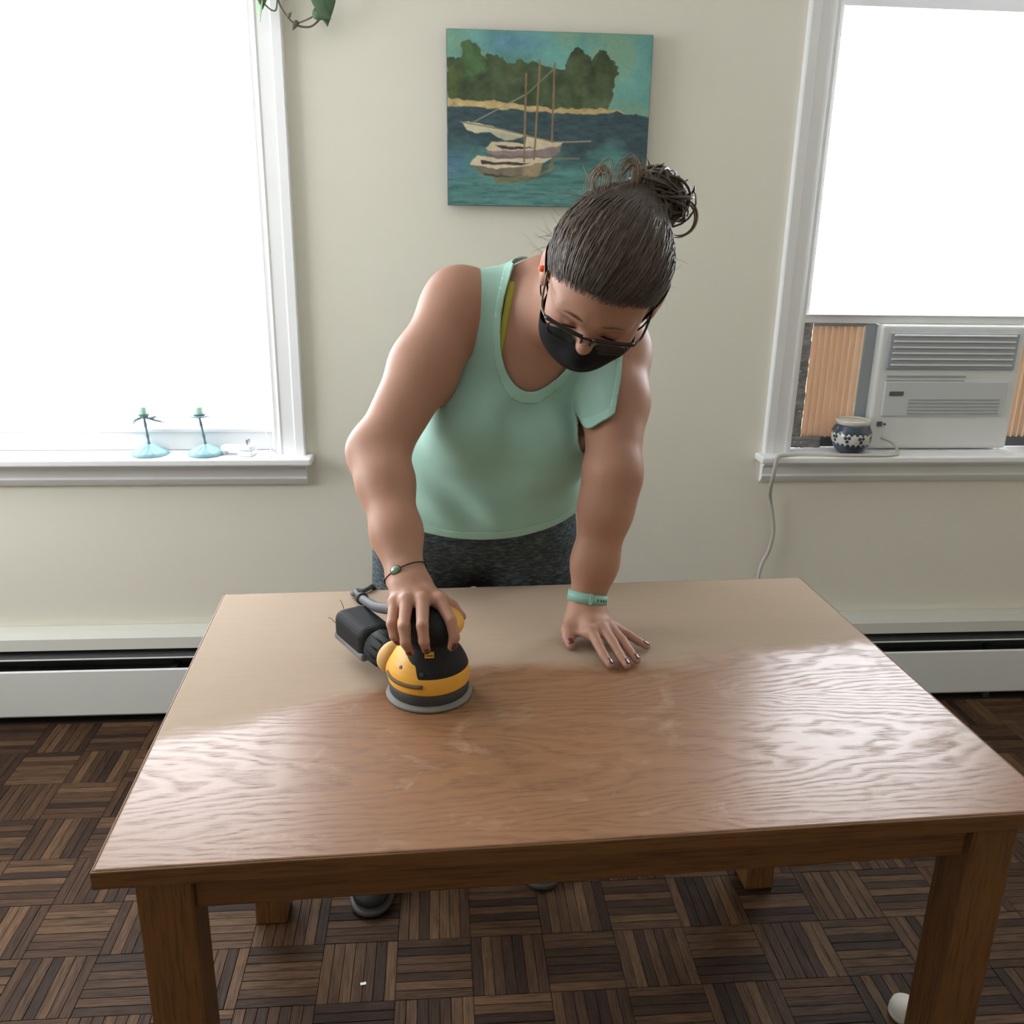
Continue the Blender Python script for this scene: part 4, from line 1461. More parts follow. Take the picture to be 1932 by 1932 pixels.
def skin_mat():
    m, nt, b = nodes_of('skin')
    tc = N(nt, 'ShaderNodeTexCoord')
    f = noise(nt, tc.outputs['Object'], 14, 4)
    f2 = noise(nt, tc.outputs['Object'], 90, 3)
    c = mixc(nt, f, (0.375, 0.190, 0.126), (0.450, 0.243, 0.168))
    c = mixc(nt, mathn(nt, 'MULTIPLY', f2, 0.25), c, (0.42, 0.20, 0.14))
    nt.links.new(c, b.inputs['Base Color'])
    b.inputs['Roughness'].default_value = 0.52
    b.inputs['Specular IOR Level'].default_value = 0.38
    b.inputs['Subsurface Weight'].default_value = 0.12
    b.inputs['Subsurface Radius'].default_value = (1.0, 0.35, 0.2)
    b.inputs['Subsurface Scale'].default_value = 0.012
    bump(nt, b, noise(nt, tc.outputs['Object'], 420, 2), 0.08, 0.0008)
    return m


M_SKIN = skin_mat()
M_MASK = plain('black_cotton_mask', (0.009, 0.009, 0.0095), 0.9, spec=0.2, noise=0.25, nscale=60, bump=0.2, bscale=700)
M_NAIL = plain('dark_red_nail_polish', (0.13, 0.012, 0.018), 0.25, coat=0.5)
M_FRAME = plain('dark_tortoise_frame', (0.012, 0.009, 0.008), 0.4, spec=0.3, noise=0.3, nscale=60, coat=0.3)


def mint():
    m, nt, b = nodes_of('mint_jersey')
    tc = N(nt, 'ShaderNodeTexCoord')
    f = noise(nt, tc.outputs['Object'], 9, 4)
    w = noise(nt, mapping(nt, tc.outputs['Object'], (500, 500, 900)), 1.0, 2)
    c = mixc(nt, f, (0.295, 0.500, 0.425), (0.365, 0.575, 0.495))
    c = mixc(nt, mathn(nt, 'MULTIPLY', w, 0.25), c, (0.26, 0.44, 0.37))
    nt.links.new(c, b.inputs['Base Color'])
    b.inputs['Roughness'].default_value = 0.8
    b.inputs['Sheen Weight'].default_value = 0.15
    b.inputs['Specular IOR Level'].default_value = 0.2
    b.inputs['Transmission Weight'].default_value = 0.0
    bump(nt, b, w, 0.1, 0.0006)
    return m


M_MINT = mint()
M_MINT2 = plain('mint_binding', (0.34, 0.57, 0.48), 0.75, noise=0.06, nscale=40)
M_BRA = plain('yellow_green_strap', (0.42, 0.44, 0.06), 0.7)


def heather():
    m, nt, b = nodes_of('heather_grey_leggings')
    tc = N(nt, 'ShaderNodeTexCoord')
    f = noise(nt, mapping(nt, tc.outputs['Object'], (60, 60, 300), rot=(0, 0.5, 0)), 1.0, 4, 0.7)
    r_ = ramp(nt, [(0.36, (0.022, 0.028, 0.032)), (0.52, (0.060, 0.075, 0.082)), (0.68, (0.15, 0.18, 0.19))])
    nt.links.new(f, r_.inputs[0])
    nt.links.new(r_.outputs[0], b.inputs['Base Color'])
    b.inputs['Roughness'].default_value = 0.8
    b.inputs['Specular IOR Level'].default_value = 0.2
    return m


M_LEG = heather()


def hair_mat(name, c0, c1, c2):
    m, nt, b = nodes_of(name)
    uv = N(nt, 'ShaderNodeTexCoord')
    at = N(nt, 'ShaderNodeAttribute', attribute_name='strand')
    f = noise(nt, uv.outputs['Object'], 60, 4, 0.6)
    r_ = ramp(nt, [(0.0, c0), (0.5, c1), (1.0, c2)])
    nt.links.new(mathn(nt, 'ADD', mathn(nt, 'MULTIPLY', at.outputs['Fac'], 0.65), mathn(nt, 'MULTIPLY', f, 0.35)), r_.inputs[0])
    nt.links.new(r_.outputs[0], b.inputs['Base Color'])
    b.inputs['Roughness'].default_value = 0.42
    b.inputs['Specular IOR Level'].default_value = 0.35
    return m


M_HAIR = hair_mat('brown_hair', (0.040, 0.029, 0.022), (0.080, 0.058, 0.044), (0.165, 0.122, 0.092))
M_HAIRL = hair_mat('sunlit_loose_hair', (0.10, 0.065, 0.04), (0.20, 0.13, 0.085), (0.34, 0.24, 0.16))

person = thing('person', 'person in mint tank top and black mask leaning over the table sanding', 'person', (0.085, -0.68, 0.0))
PO = np.array((0.085, -0.68, 0.0))      # the parts are modelled in room coordinates and shifted to the person's origin


def part(name, V, Q, mat, parent=None, smooth=True):
    return fast_mesh(name, np.asarray(V) - PO, Q, mat, parent or person, smooth)


def mb_part(mb, name, mat, parent=None, smooth=True, bevel=0.0):
    mb.v = [tuple(np.array(p) - PO) for p in mb.v]
    return mb.build(name, mat, parent or person, smooth, bevel)


def nrm(v):
    v = np.array(v, float)
    return v / np.linalg.norm(v)


A3 = np.array
# --- skeleton
PEL = A3((0.085, -0.670, 0.875))
RSH, LSH = A3((0.0460, -0.790, 1.366)), A3((0.3740, -0.794, 1.277))
REL, LEL = A3((-0.1100, -1.000, 1.104)), A3((0.3365, -1.006, 1.060))
RWR, LWR = A3((-0.0554, -1.205, 0.9313)), A3((0.2874, -1.050, 0.802))
SHM = (RSH + LSH) / 2
U_ = nrm(LSH - RSH)
V_ = nrm(SHM - PEL)
V_ = nrm(V_ - U_ * (V_ @ U_))
W_ = np.cross(V_, U_)                    # chest forward
if W_[1] > 0:
    W_ = -W_
BT = np.stack([U_, W_, V_])
HC = A3((0.2885, -1.0580, 1.4175))
HS, HF, HU = A3((0.9516, -0.1277, -0.2795)), A3((-0.2940, -0.6425, -0.7076)), A3((0.0892, -0.7556, 0.6490))
HB = np.stack([HS, HF, HU])
HK = 1.13


def hd(x, y, z):
    return HC + HK * (x * HS + y * HF + z * HU)


def to_head(P):
    return ((P - HC) @ HB.T) / HK


CH = SHM - V_ * 0.135 + W_ * 0.005          # chest centre
body = Field()


def torso(f, g=0.0, k=0.05):
    f.ell(PEL + (0, 0.005, -0.005), (0.232 + g, 0.140 + g, 0.150 + g), k=k)
    f.ell((0.118, -0.715, 1.015), (0.182 + g, 0.128 + g, 0.17 + g), k=k)
    f.ell(CH, (0.168 + g, 0.116 + g, 0.195 + g), BT, k=k)
    f.ecap(RSH + U_ * 0.035 - V_ * 0.02, LSH - U_ * 0.035 - V_ * 0.02, (0.062 + g, 0.060 + g), (0.062 + g, 0.060 + g), V_, k=k)


def bust(f, g=0.0, k=0.035):
    for s in (-1, 1):
        f.ell(CH + U_ * s * 0.080 + W_ * 0.098 - V_ * 0.080, (0.090 + g, 0.084 + g, 0.090 + g), BT, k=k)


torso(body)
bust(body)
NB = SHM + V_ * 0.035 - W_ * 0.015
# trapezius, collar, neck
body.cone(RSH + U_ * 0.03 + V_ * 0.012, NB + V_ * 0.045, 0.046, 0.052, 0.05)
body.cone(LSH - U_ * 0.03 + V_ * 0.012, NB + V_ * 0.045, 0.046, 0.052, 0.05)
body.cone(NB, hd(0, -0.030, -0.055), 0.068, 0.066, 0.045)
body.cone(NB + W_ * 0.04, hd(0, 0.012, -0.085), 0.052, 0.050, 0.04)


def arm(f, sh, el, wr, side):
    ax = nrm(el - sh)
    f.ell(sh + ax * 0.02, (0.066, 0.066, 0.074), k=0.04)
    f.chain([sh, sh + (el - sh) * 0.45, el], [0.066, 0.065, 0.0505], 0.03)
    fo = nrm(wr - el)
    f.chain([el, el + (wr - el) * 0.25], [0.051, 0.0495], 0.03)
    f.ecap(el + (wr - el) * 0.25, el + (wr - el) * 0.66, (0.0495, 0.049), (0.042, 0.039), side, 0.03)
    f.ecap(el + (wr - el) * 0.66, wr, (0.042, 0.039), (0.0325, 0.026), side, 0.03)


arm(body, RSH, REL, RWR, (1, 0, 0.1))
arm(body, LSH, LEL, LWR, (1, 0, 0))
body.cone(REL + A3((-0.012, 0.020, -0.004)), REL + A3((-0.010, 0.014, -0.012)), 0.033, 0.031, 0.05)   # elbow point
body.cone(LEL + A3((0.003, 0.020, -0.004)), LEL + A3((0.003, 0.014, -0.012)), 0.031, 0.029, 0.05)
# --- legs
RHIP, LHIP = A3((-0.030, -0.670, 0.80)), A3((0.200, -0.670, 0.80))
RKN, LKN = A3((-0.085, -0.745, 0.44)), A3((0.238, -0.725, 0.44))
RAN, LAN = A3((-0.152, -0.735, 0.085)), A3((0.243, -0.672, 0.085))


def legs_field(f, g=0.0):
    for h, kn, an in ((RHIP, RKN, RAN), (LHIP, LKN, LAN)):
        f.chain([h, h + (kn - h) * 0.5, kn], [0.122 + g, 0.100 + g, 0.064 + g], 0.03)
        f.chain([kn, kn + (an - kn) * 0.35 + A3((0, 0.012, 0)), an], [0.060 + g, 0.058 + g, 0.036 + g], 0.02)


legs_field(body, -0.006)
for an in (RAN, LAN):
    body.cone(an, an + A3((0, -0.15, -0.045)), 0.034, 0.026, 0.02)

# --- head and face
hb = body


def hell(c, r, k=0.02, sub=False, rot=None):
    B = HB if rot is None else rot @ HB
    hb.ell(hd(*c), tuple(HK * q for q in r), B, k * HK, sub)


def hcone(a, b, ra, rb, k=0.01, sub=False):
    hb.cone(hd(*a), hd(*b), ra * HK, rb * HK, k * HK, sub)


hell((0, -0.012, 0.030), (0.083, 0.098, 0.088), 0.02)
hell((-0.001, 0.024, -0.026), (0.0725, 0.066, 0.083), 0.03)
hell((-0.004, 0.038, -0.080), (0.054, 0.046, 0.036), 0.03)
hcone((0, 0.064, -0.106), (0, 0.066, -0.100), 0.018, 0.018, 0.02)
for s in (-1, 1):
    hell((s * 0.038, 0.055, -0.032), (0.028, 0.026, 0.026), 0.025)
    hcone((s * 0.012, 0.084, 0.016), (s * 0.046, 0.068, 0.014), 0.011, 0.010, 0.016)
    hell((s * 0.031, 0.094, -0.004), (0.017, 0.014, 0.011), 0.010, True)
    hell((s * 0.0305, 0.0715, -0.005), (0.0145, 0.0135, 0.0125), 0.003)
hcone((0, 0.088, 0.006), (0, 0.105, -0.022), 0.0085, 0.0125, 0.012)
for s in (-1, 1):
    hcone((s * 0.010, 0.095, -0.026), (s * 0.011, 0.090, -0.028), 0.009, 0.008, 0.008)
hcone((-0.018, 0.082, -0.062), (0.018, 0.082, -0.062), 0.008, 0.008, 0.01)
hcone((-0.015, 0.080, -0.072), (0.015, 0.080, -0.072), 0.009, 0.009, 0.01)
for s in (-1, 1):
    c, sn = math.cos(s * 0.35), math.sin(s * 0.35)
    Rz = A3(((c, sn, 0), (-sn, c, 0), (0, 0, 1)))
    hell((s * 0.091, -0.008, -0.004), (0.009, 0.021, 0.034), 0.008, rot=Rz)
    hell((s * 0.102, -0.002, -0.000), (0.008, 0.012, 0.020), 0.004, True, rot=Rz)
    hell((s * 0.087, 0.000, -0.032), (0.007, 0.009, 0.009), 0.008)

# --- hands
LH = {'wr': (0.2874, -1.050, 0.802), 'iM': (0.2887, -1.1274, 0.788), 'iP': (0.2942, -1.1600, 0.776), 'iD': (0.3010, -1.188, 0.766), 'iT': (0.3084, -1.2119, 0.7590),
      'mM': (0.3079, -1.1200, 0.791), 'mP': (0.3214, -1.1600, 0.779), 'mD': (0.3300, -1.190, 0.767), 'mT': (0.3379, -1.2154, 0.7592),
      'rM': (0.3236, -1.1088, 0.788), 'rP': (0.3424, -1.1467, 0.776), 'rD': (0.3520, -1.174, 0.766), 'rT': (0.3604, -1.1958, 0.7590),
      'pM': (0.3370, -1.0980, 0.780), 'pP': (0.3626, -1.1120, 0.770), 'pD': (0.3785, -1.126, 0.763), 'pT': (0.3928, -1.1389, 0.7582),
      'tC': (0.2615, -1.0660, 0.786), 'tM': (0.2470, -1.0930, 0.774), 'tI': (0.2455, -1.114, 0.766), 'tT': (0.2480, -1.1320, 0.7600)}
RH = {'wr': (-0.0554, -1.205, 0.9313), 'pM': (-0.0726, -1.272, 0.917), 'rM': (-0.0530, -1.283, 0.925), 'mM': (-0.0270, -1.285, 0.9265), 'iM': (0.0017, -1.275, 0.921),
      'pP': (-0.0768, -1.315, 0.8962), 'rP': (-0.0563, -1.338, 0.9019), 'mP': (-0.0265, -1.343, 0.9054), 'iP': (0.0190, -1.318, 0.9019),
      'pD': (-0.0727, -1.322, 0.8783), 'rD': (-0.0535, -1.350, 0.8796), 'mD': (-0.0242, -1.352, 0.8823), 'iD': (0.0245, -1.332, 0.8781),
      'pT': (-0.0652, -1.318, 0.8668), 'rT': (-0.0468, -1.342, 0.8590), 'mT': (-0.0212, -1.344, 0.8640), 'iT': (0.0199, -1.334, 0.8630),
      'tC': (-0.030, -1.224, 0.914), 'tM': (0.000, -1.222, 0.900), 'tI': (0.022, -1.226, 0.886), 'tT': (0.038, -1.238, 0.872)}
FR = {'i': (0.0105, 0.0095, 0.0087, 0.0072), 'm': (0.0108, 0.0098, 0.0088, 0.0073), 'r': (0.0104, 0.0093, 0.0084, 0.0070), 'p': (0.0094, 0.0084, 0.0076, 0.0064)}


def hand(f, H, up, thumb_r=1.0):
    g = {k: A3(v) for k, v in H.items()}
    up = nrm(up)
    wr = g['wr']
    for q in 'imrp':
        M, P, D, T_ = g[q + 'M'], g[q + 'P'], g[q + 'D'], g[q + 'T']
        r = FR[q]
        base = wr + (M - wr) * 0.30
        f.cone(base - up * 0.004, M - up * 0.005, 0.0165, 0.0135, 0.012)      # metacarpal, padded into a palm
        f.cone(M - up * 0.002, M - up * 0.0015, 0.0122, 0.0118, 0.006)          # knuckle
        f.chain([M - up * 0.002, P], [r[0] + 0.0012, r[1]], 0.004)
        f.chain([P, D], [r[1], r[2]], 0.003)
        f.chain([D, T_], [r[2], r[3]], 0.003)
    r = (0.0145, 0.0125, 0.0110, 0.0088)
    f.cone(wr + (g['tC'] - wr) * 0.4, g['tC'], 0.0200, 0.0180, 0.014)
    f.chain([g['tC'], g['tM'], g['tI'], g['tT']], [0.0175, 0.0125, 0.0110, 0.0085], 0.005)
    f.cone(g['tM'] + (g['iM'] - g['tM']) * 0.10 - up * 0.003, g['iM'] + (g['iP'] - g['iM']) * 0.05 - up * 0.007, 0.0070, 0.0080, 0.012)
    f.cone(g['tM'] + (g['iM'] - g['tM']) * 0.15 + (wr - g['tM']) * 0.25, g['iM'] + (wr - g['iM']) * 0.35, 0.0085, 0.0105, 0.014)  # web


hand(body, LH, (0, -0.1, 1))
hand(body, RH, (-0.1, -0.35, 1))
body.ecap(LWR, LWR + (A3(LH['mM']) - LWR) * 0.25, (0.031, 0.023), (0.034, 0.019), (1, 0.2, 0), 0.02)
body.ecap(RWR, RWR + (A3(RH['mM']) - RWR) * 0.25, (0.031, 0.024), (0.034, 0.019), (1, 0.1, 0.05), 0.02)

# one field, meshed coarse for the body and fine for head and hands
zones = [((-0.14, -1.39, 0.835), (0.10, -1.195, 0.985), 0.0020),
         ((0.20, -1.25, 0.748), (0.43, -1.045, 0.840), 0.0020),
         ((0.10, -1.32, 1.215), (0.47, -0.955, 1.60), 0.0032)]
V, Q = body.mesh((-0.32, -1.26, 0.02), (0.52, -0.46, 1.50), 0.0062, relax=2)
cen = V[Q].mean(1)
keep = np.ones(len(Q), bool)
mar = 0.009
for lo, hi, h in zones:
    keep &= ~((cen > A3(lo) + mar) & (cen < A3(hi) - mar)).all(1)
Vs, Ts = [V], [tris(Q[keep])]
n = len(V)
for lo, hi, h in zones:
    v, q = body.mesh(lo, hi, h, relax=1)
    Vs.append(v)
    Ts.append(tris(q) + n)
    n += len(v)
VB, TB = np.vstack(Vs), np.vstack(Ts)
used, inv = np.unique(TB, return_inverse=True)
part('body', VB[used], inv.reshape(TB.shape), M_SKIN)

# --- nails
def nail(H, q, up, w=0.0052, name='fingernail'):
    D, T_ = A3(H[q + ('I' if q == 't' else 'D')]), A3(H[q + 'T'])
    ax = nrm(T_ - D)
    u = nrm(A3(up) - ax * (A3(up) @ ax))
    s = np.cross(ax, u)
    r = 0.0086 if q == 't' else FR[q][3]
    if q == 't':
        w *= 1.2
    r2, ln = (0.0110 if q == 't' else FR[q][2]), np.linalg.norm(T_ - D)
    Vn, Fn = [], []
    for i in range(7):
        t = i / 6
        for j in range(5):
            a = (j - 2) / 2
            ww = w * (1 - 0.35 * abs(2 * t - 1) ** 3)
            sl = -0.0095 + 0.0125 * t
            rr = (r + (r2 - r) * max(0.0, -sl) / ln if sl < 0 else math.sqrt(r * r - sl * sl)) + 0.0012
            th = a * ww / rr
            Vn.append(T_ + ax * sl + rr * (math.sin(th) * s + math.cos(th) * u))
    Fn = [(i * 5 + j, i * 5 + j + 1, (i + 1) * 5 + j + 1, (i + 1) * 5 + j) for i in range(6) for j in range(4)]
    o = mesh_obj(name, [p - PO for p in Vn], Fn, M_NAIL, person, smooth=True, solid=0.0008)
    return o


for q in 'imrp':
    nail(LH, q, (0.1, 0.15, 1))
nail(LH, 't', (-0.15, -0.3, 1))
nail(RH, 'r', (-0.3, -1, 0.3))
nail(RH, 'm', (0.1, -1, 0.3))
nail(RH, 'i', (0.55, -0.85, 0.2))
nail(RH, 'p', (-0.6, -0.8, 0.2))

# --- leggings
lf = Field()
lf.ell(PEL + (0, 0.005, -0.005), (0.236, 0.145, 0.155), k=0.05)
lf.ell((0.118, -0.715, 1.015), (0.186, 0.133, 0.172), k=0.05)
legs_field(lf, 0.002)
lf.ell((0.085, -0.670, 0.770), (0.07, 0.055, 0.07), k=0.012)
V, Q = lf.mesh((-0.32, -0.95, 0.05), (0.5, -0.45, 1.10), 0.007, relax=2)
V, T = clip(V, tris(Q), np.minimum(0.985 - V[:, 2], V[:, 2] - 0.125))
part('leggings', V, T, M_LEG)

# --- tank top
tf0 = Field()          # torso cloth without the sleeve cap
torso(tf0, 0.010, 0.06)
bust(tf0, 0.010, 0.035)
tf0.ell((0.105, -0.735, 1.00), (0.205, 0.135, 0.20), k=0.06)
tf0.ell((0.100, -0.722, 0.925), (0.240, 0.152, 0.12), k=0.06)
tf = Field()
torso(tf, 0.010, 0.06)
bust(tf, 0.010, 0.035)
tf.ell(LSH + nrm(LEL - LSH) * 0.02, (0.074, 0.074, 0.082), k=0.03)
tf.chain([LSH, LSH + (LEL - LSH) * 0.45, LSH + (LEL - LSH) * 0.8], [0.074, 0.074, 0.068], 0.02)
for s, sh in ((1, RSH), (-1, LSH)):
    tf.cone(sh + U_ * s * 0.03 + V_ * 0.012, NB + V_ * 0.045, 0.052, 0.060, 0.05)
tf.cone(NB, NB + V_ * 0.08 + W_ * 0.05, 0.072, 0.07, 0.05)
# the jersey hangs free between bust and hips
tf.ell((0.105, -0.735, 1.00), (0.205, 0.135, 0.20), k=0.06)
tf.ell((0.100, -0.722, 0.925), (0.240, 0.152, 0.12), k=0.06)
V, Q = tf.mesh((-0.28, -1.12, 0.72), (0.52, -0.50, 1.52), 0.0052, relax=9)
low = V[:, 2] < 1.03
Vr = V.copy()
for _ in range(30):
    Vr = laplace(Vr, Q)
mixw = np.clip((1.03 - V[:, 2]) / 0.06, 0, 1)[:, None]
V = V * (1 - mixw) + Vr * mixw
# soft folds
Nn = normals(V, Q)
L = (V - CH) @ BT.T                       # chest coordinates: u side, w front, v up
fold = (0.0065 * np.sin(52 * (L[:, 2] + 0.50 * L[:, 0]) + 2 * np.sin(9 * L[:, 0])) * np.exp(-((L[:, 2] + 0.235) / 0.045) ** 2)
        + 0.0060 * np.sin(62 * (L[:, 2] - 0.55 * L[:, 0]) + 2.0) * np.exp(-((L[:, 2] - 0.00) / 0.07) ** 2 - ((L[:, 0] + 0.13) / 0.06) ** 2)
        + 0.0045 * np.sin(58 * (L[:, 2] + 0.9 * L[:, 0] ** 2 * 6)) * np.exp(-((L[:, 2] - 0.02) / 0.035) ** 2)
        + 0.0035 * np.sin(70 * (L[:, 0] + 0.4 * L[:, 2])) * np.exp(-((L[:, 2] - 0.06) / 0.05) ** 2 - ((L[:, 0] - 0.10) / 0.06) ** 2))
hemd = (V - A3((0.105, -0.71, 0.984))) @ nrm((-0.03, -0.60, 1.0))
V = V + Nn * (fold * (L[:, 1] > -0.05) * np.clip(hemd / 0.05, 0, 1))[:, None]
T = tris(Q)


def top_cuts(V):
    L = (V - CH) @ BT.T
    u, w, v = L[:, 0], L[:, 1], L[:, 2]
    front = np.clip((w + 0.02) / 0.04, 0, 1)
    depth = 0.050 + (0.165 - 0.050) * front            # neck scoop: deep in front, shallow behind
    neck = (np.sqrt(((u + 0.002) / 0.088) ** 2 + ((v - 0.205) / depth) ** 2) - 1) * 0.09
    neck = np.where(v > 0.245, -0.05, neck)
    arms = np.full(len(V), 1.0)
    for sh, el, s in ((RSH, REL, -1), (LSH, LEL, 1)):
        q = V - sh
        a = q @ U_ * s
        rr = np.sqrt((q @ W_ / 0.098) ** 2 + ((q @ V_ + 0.035) / 0.115) ** 2)
        d = np.maximum((rr - 1) * 0.10, (-0.012 - a))       # outside the armhole ellipse, or inboard of the strap edge
        if s > 0:                                           # this side the cloth reaches over the shoulder like a cap
            ta = np.clip(q @ (el - sh) / ((el - sh) @ (el - sh)), 0, 1)
            ra = np.linalg.norm(q - ta[:, None] * (el - sh), axis=1)
            d = np.maximum(np.minimum(-0.006 - a, (q @ V_ + 0.046 - 1.15 * (a + 0.001)) / 1.5), np.maximum((0.009 - tf0.at(V)) * 10, ra - 0.110))
        arms = np.minimum(arms, d)
    hem = (V - A3((0.105, -0.71, 0.984))) @ nrm((-0.03, -0.60, 1.0))
    return neck, arms, hem


g = np.minimum(np.minimum(*top_cuts(V)[:2]), top_cuts(V)[2])
V, T = clip(V, T, g)
V, T = keep_largest(V, T)
top = part('tank_top', V, T, M_MINT)
sm = top.modifiers.new('solid', 'SOLIDIFY')
sm.thickness, sm.offset = 0.0022, -1
# stitched bands along neck, armholes and hem
nk, ar, hm = top_cuts(V)
Nn = normals(V, T)
def pieces(V, T, least=60):
    par = np.arange(len(V))
    for _ in range(400):
        m = par[T].min(1)
        old = par.copy()
        for i in range(3):
            np.minimum.at(par, T[:, i], m)
        par = par[par]
        if (par == old).all():
            break
    lab = par[T[:, 0]]
    for l in np.unique(lab):
        t = T[lab == l]
        if len(t) >= least:
            used, inv = np.unique(t, return_inverse=True)
            yield V[used], inv.reshape(t.shape)


for name, gg, wd in (('neck_binding', nk, 0.013), ('armhole_binding', ar, 0.010), ('hem', hm, 0.017)):
    v2, t2 = clip(V + Nn * 0.0012, T, wd - gg)
    for v3, t3 in pieces(v2, t2):
        o = part(name, v3, t3, M_MINT2, top)
        sm = o.modifiers.new('solid', 'SOLIDIFY')
        sm.thickness, sm.offset = 0.002, -1
# bra strap showing inside the neckline
bs = []
for t in np.linspace(0, 1, 14):
    p = CH + U_ * (-0.082 + 0.012 * t) + V_ * (0.20 - 0.19 * t)
    bs.append(p)


def on_body(p, d, fld, off):
    """march from outside along -d to the surface of a field"""
    ts = np.linspace(0.25, -0.05, 240)
    P = p + np.outer(ts, d)
    D = np.full(len(P), 0.5)
    for fn, lo, hi, k, sub in fld.items:
        dd = fn(P)
        if sub:
            continue
        h = np.clip(0.5 + 0.5 * (D - dd) / k, 0, 1)
        D = D + (dd - D) * h - k * h * (1 - h)
    i = np.argmax(D < off)
    return P[i]


tb = Field()
torso(tb)
bust(tb)
tb.cone(RSH + U_ * 0.03 + V_ * 0.012, NB + V_ * 0.045, 0.046, 0.052, 0.05)
tb.cone(NB, hd(0, -0.030, -0.055), 0.068, 0.066, 0.045)
strap = np.array([on_body(p, nrm(W_ + V_ * 0.5), tb, 0.002) for p in bs])
mb_part(MB().tube(strap, 0.008, 8, flat=0.35, up=W_), 'bra_strap', M_BRA)

# --- mask, straps, earplug
mf = Field()
it0 = len(mf.items)
hb = mf
hell((-0.003, 0.026, -0.030), (0.0735, 0.068, 0.086), 0.03)
hell((-0.008, 0.042, -0.080), (0.060, 0.050, 0.040), 0.03)
hell((0, 0.062, -0.060), (0.034, 0.044, 0.044), 0.03)
hcone((0, 0.092, -0.024), (0, 0.098, -0.048), 0.0150, 0.0200, 0.016)
for s in (-1, 1):
    hell((s * 0.038, 0.057, -0.036), (0.030, 0.028, 0.030), 0.025)
V, Q = mf.mesh(HC - 0.19, HC + 0.19, 0.003, iso=0.003, relax=2)
q = to_head(V)
ax_ = np.abs(q[:, 0])
upper = np.interp(ax_, [0, 0.010, 0.018, 0.045, 0.060, 0.085], [-0.028, -0.026, -0.016, -0.016, -0.026, -0.050]) - q[:, 2]
back = q[:, 1] - 0.006 + 0.12 * (q[:, 2] + 0.06)
g = np.minimum(np.minimum(upper, back), q[:, 2] + 0.130)
V, T = clip(V, tris(Q), g)
mask = part('face_mask', V, T, M_MASK)
sm = mask.modifiers.new('solid', 'SOLIDIFY')
sm.thickness, sm.offset = 0.002, -1
for s in (-1, 1):
    a1 = spline([hd(s * 0.070, 0.030, -0.036), hd(s * 0.081, 0.020, -0.014), hd(s * 0.091, 0.010, 0.012), hd(s * 0.097, -0.006, 0.032), hd(s * 0.094, -0.024, 0.036)], 6)
    mb_part(MB().tube(a1, 0.0050, 8, flat=0.35, up=HS * s), 'ear_loop', M_MASK, mask)
    a2 = spline([hd(s * 0.066, 0.016, -0.078), hd(s * 0.084, 0.006, -0.062), hd(s * 0.091, -0.006, -0.044), hd(s * 0.090, -0.024, -0.024)], 6)
    mb_part(MB().tube(a2, 0.0040, 8, flat=0.35, up=HS * s), 'ear_loop', M_MASK, mask)
mb_part(MB().tube([hd(-0.086, -0.002, -0.004), hd(-0.0965, 0.002, -0.004), hd(-0.100, 0.004, -0.004)], [0.0056, 0.0060, 0.0044], 14), 'earplug', plain('orange_foam', (0.95, 0.16, 0.05), 0.7))

# --- eyeglasses, slid down the nose
gl = bpy.data.objects.new('eyeglasses', None)
link(gl, person)


def rrect(cx, cz, w, h, n=28):
    out = []
    for k in range(n):
        a = 2 * math.pi * k / n
        c_, s_ = math.cos(a), math.sin(a)
        e_ = 0.55
        out.append((cx + w * math.copysign(abs(c_) ** e_, c_), cz + h * math.copysign(abs(s_) ** e_, s_)))
    return out


def gpt(x, z):
    """front of the glasses: bowed plane standing off the face, leaning"""
    return hd(x, 0.110 - 3.2 * x * x + 0.20 * (z + 0.010), z + 0.012)


M_LENS = pane_glass()
M_LENS.name = 'clear_lens'
for s in (-1, 1):
    ring = [gpt(a, b) for a, b in rrect(s * 0.0345, -0.022, 0.0275, 0.0195)]
    mb_part(MB().tube(ring + [ring[0], ring[1]], 0.0021, 8, cap=False), 'rim', M_FRAME, gl)
    brow = [gpt(s * x, -0.0025 + 0.002 * math.sin((x - 0.01) * 60)) for x in np.linspace(0.008, 0.070, 12)]
    mb_part(MB().tube(brow, [0.0034] * 10 + [0.0040, 0.0036], 8), 'brow_bar', M_FRAME, gl)
    c_ = gpt(s * 0.0345, -0.022)
    Vl = [c_ - PO] + [p - PO for p in ring]
    mesh_obj('lens', Vl, [(0, 1 + k, 1 + (k + 1) % len(ring)) for k in range(len(ring))], M_LENS, gl, smooth=True)
    tm = spline([gpt(s * 0.070, -0.004), hd(s * 0.080, 0.070, 0.000), hd(s * 0.085, 0.030, 0.006), hd(s * 0.088, -0.012, 0.012), hd(s * 0.088, -0.040, -0.010)], 6)
    mb_part(MB().tube(tm, 0.0022, 8), 'temple', plain('tortoise_temple', (0.10, 0.055, 0.02), 0.35, noise=0.5, nscale=120) if s < 0 else M_FRAME, gl)
mb_part(MB().tube([gpt(x, -0.008 + 0.003 * math.cos(x * 150)) for x in np.linspace(-0.010, 0.010, 7)], 0.0022, 8), 'bridge', M_FRAME, gl)

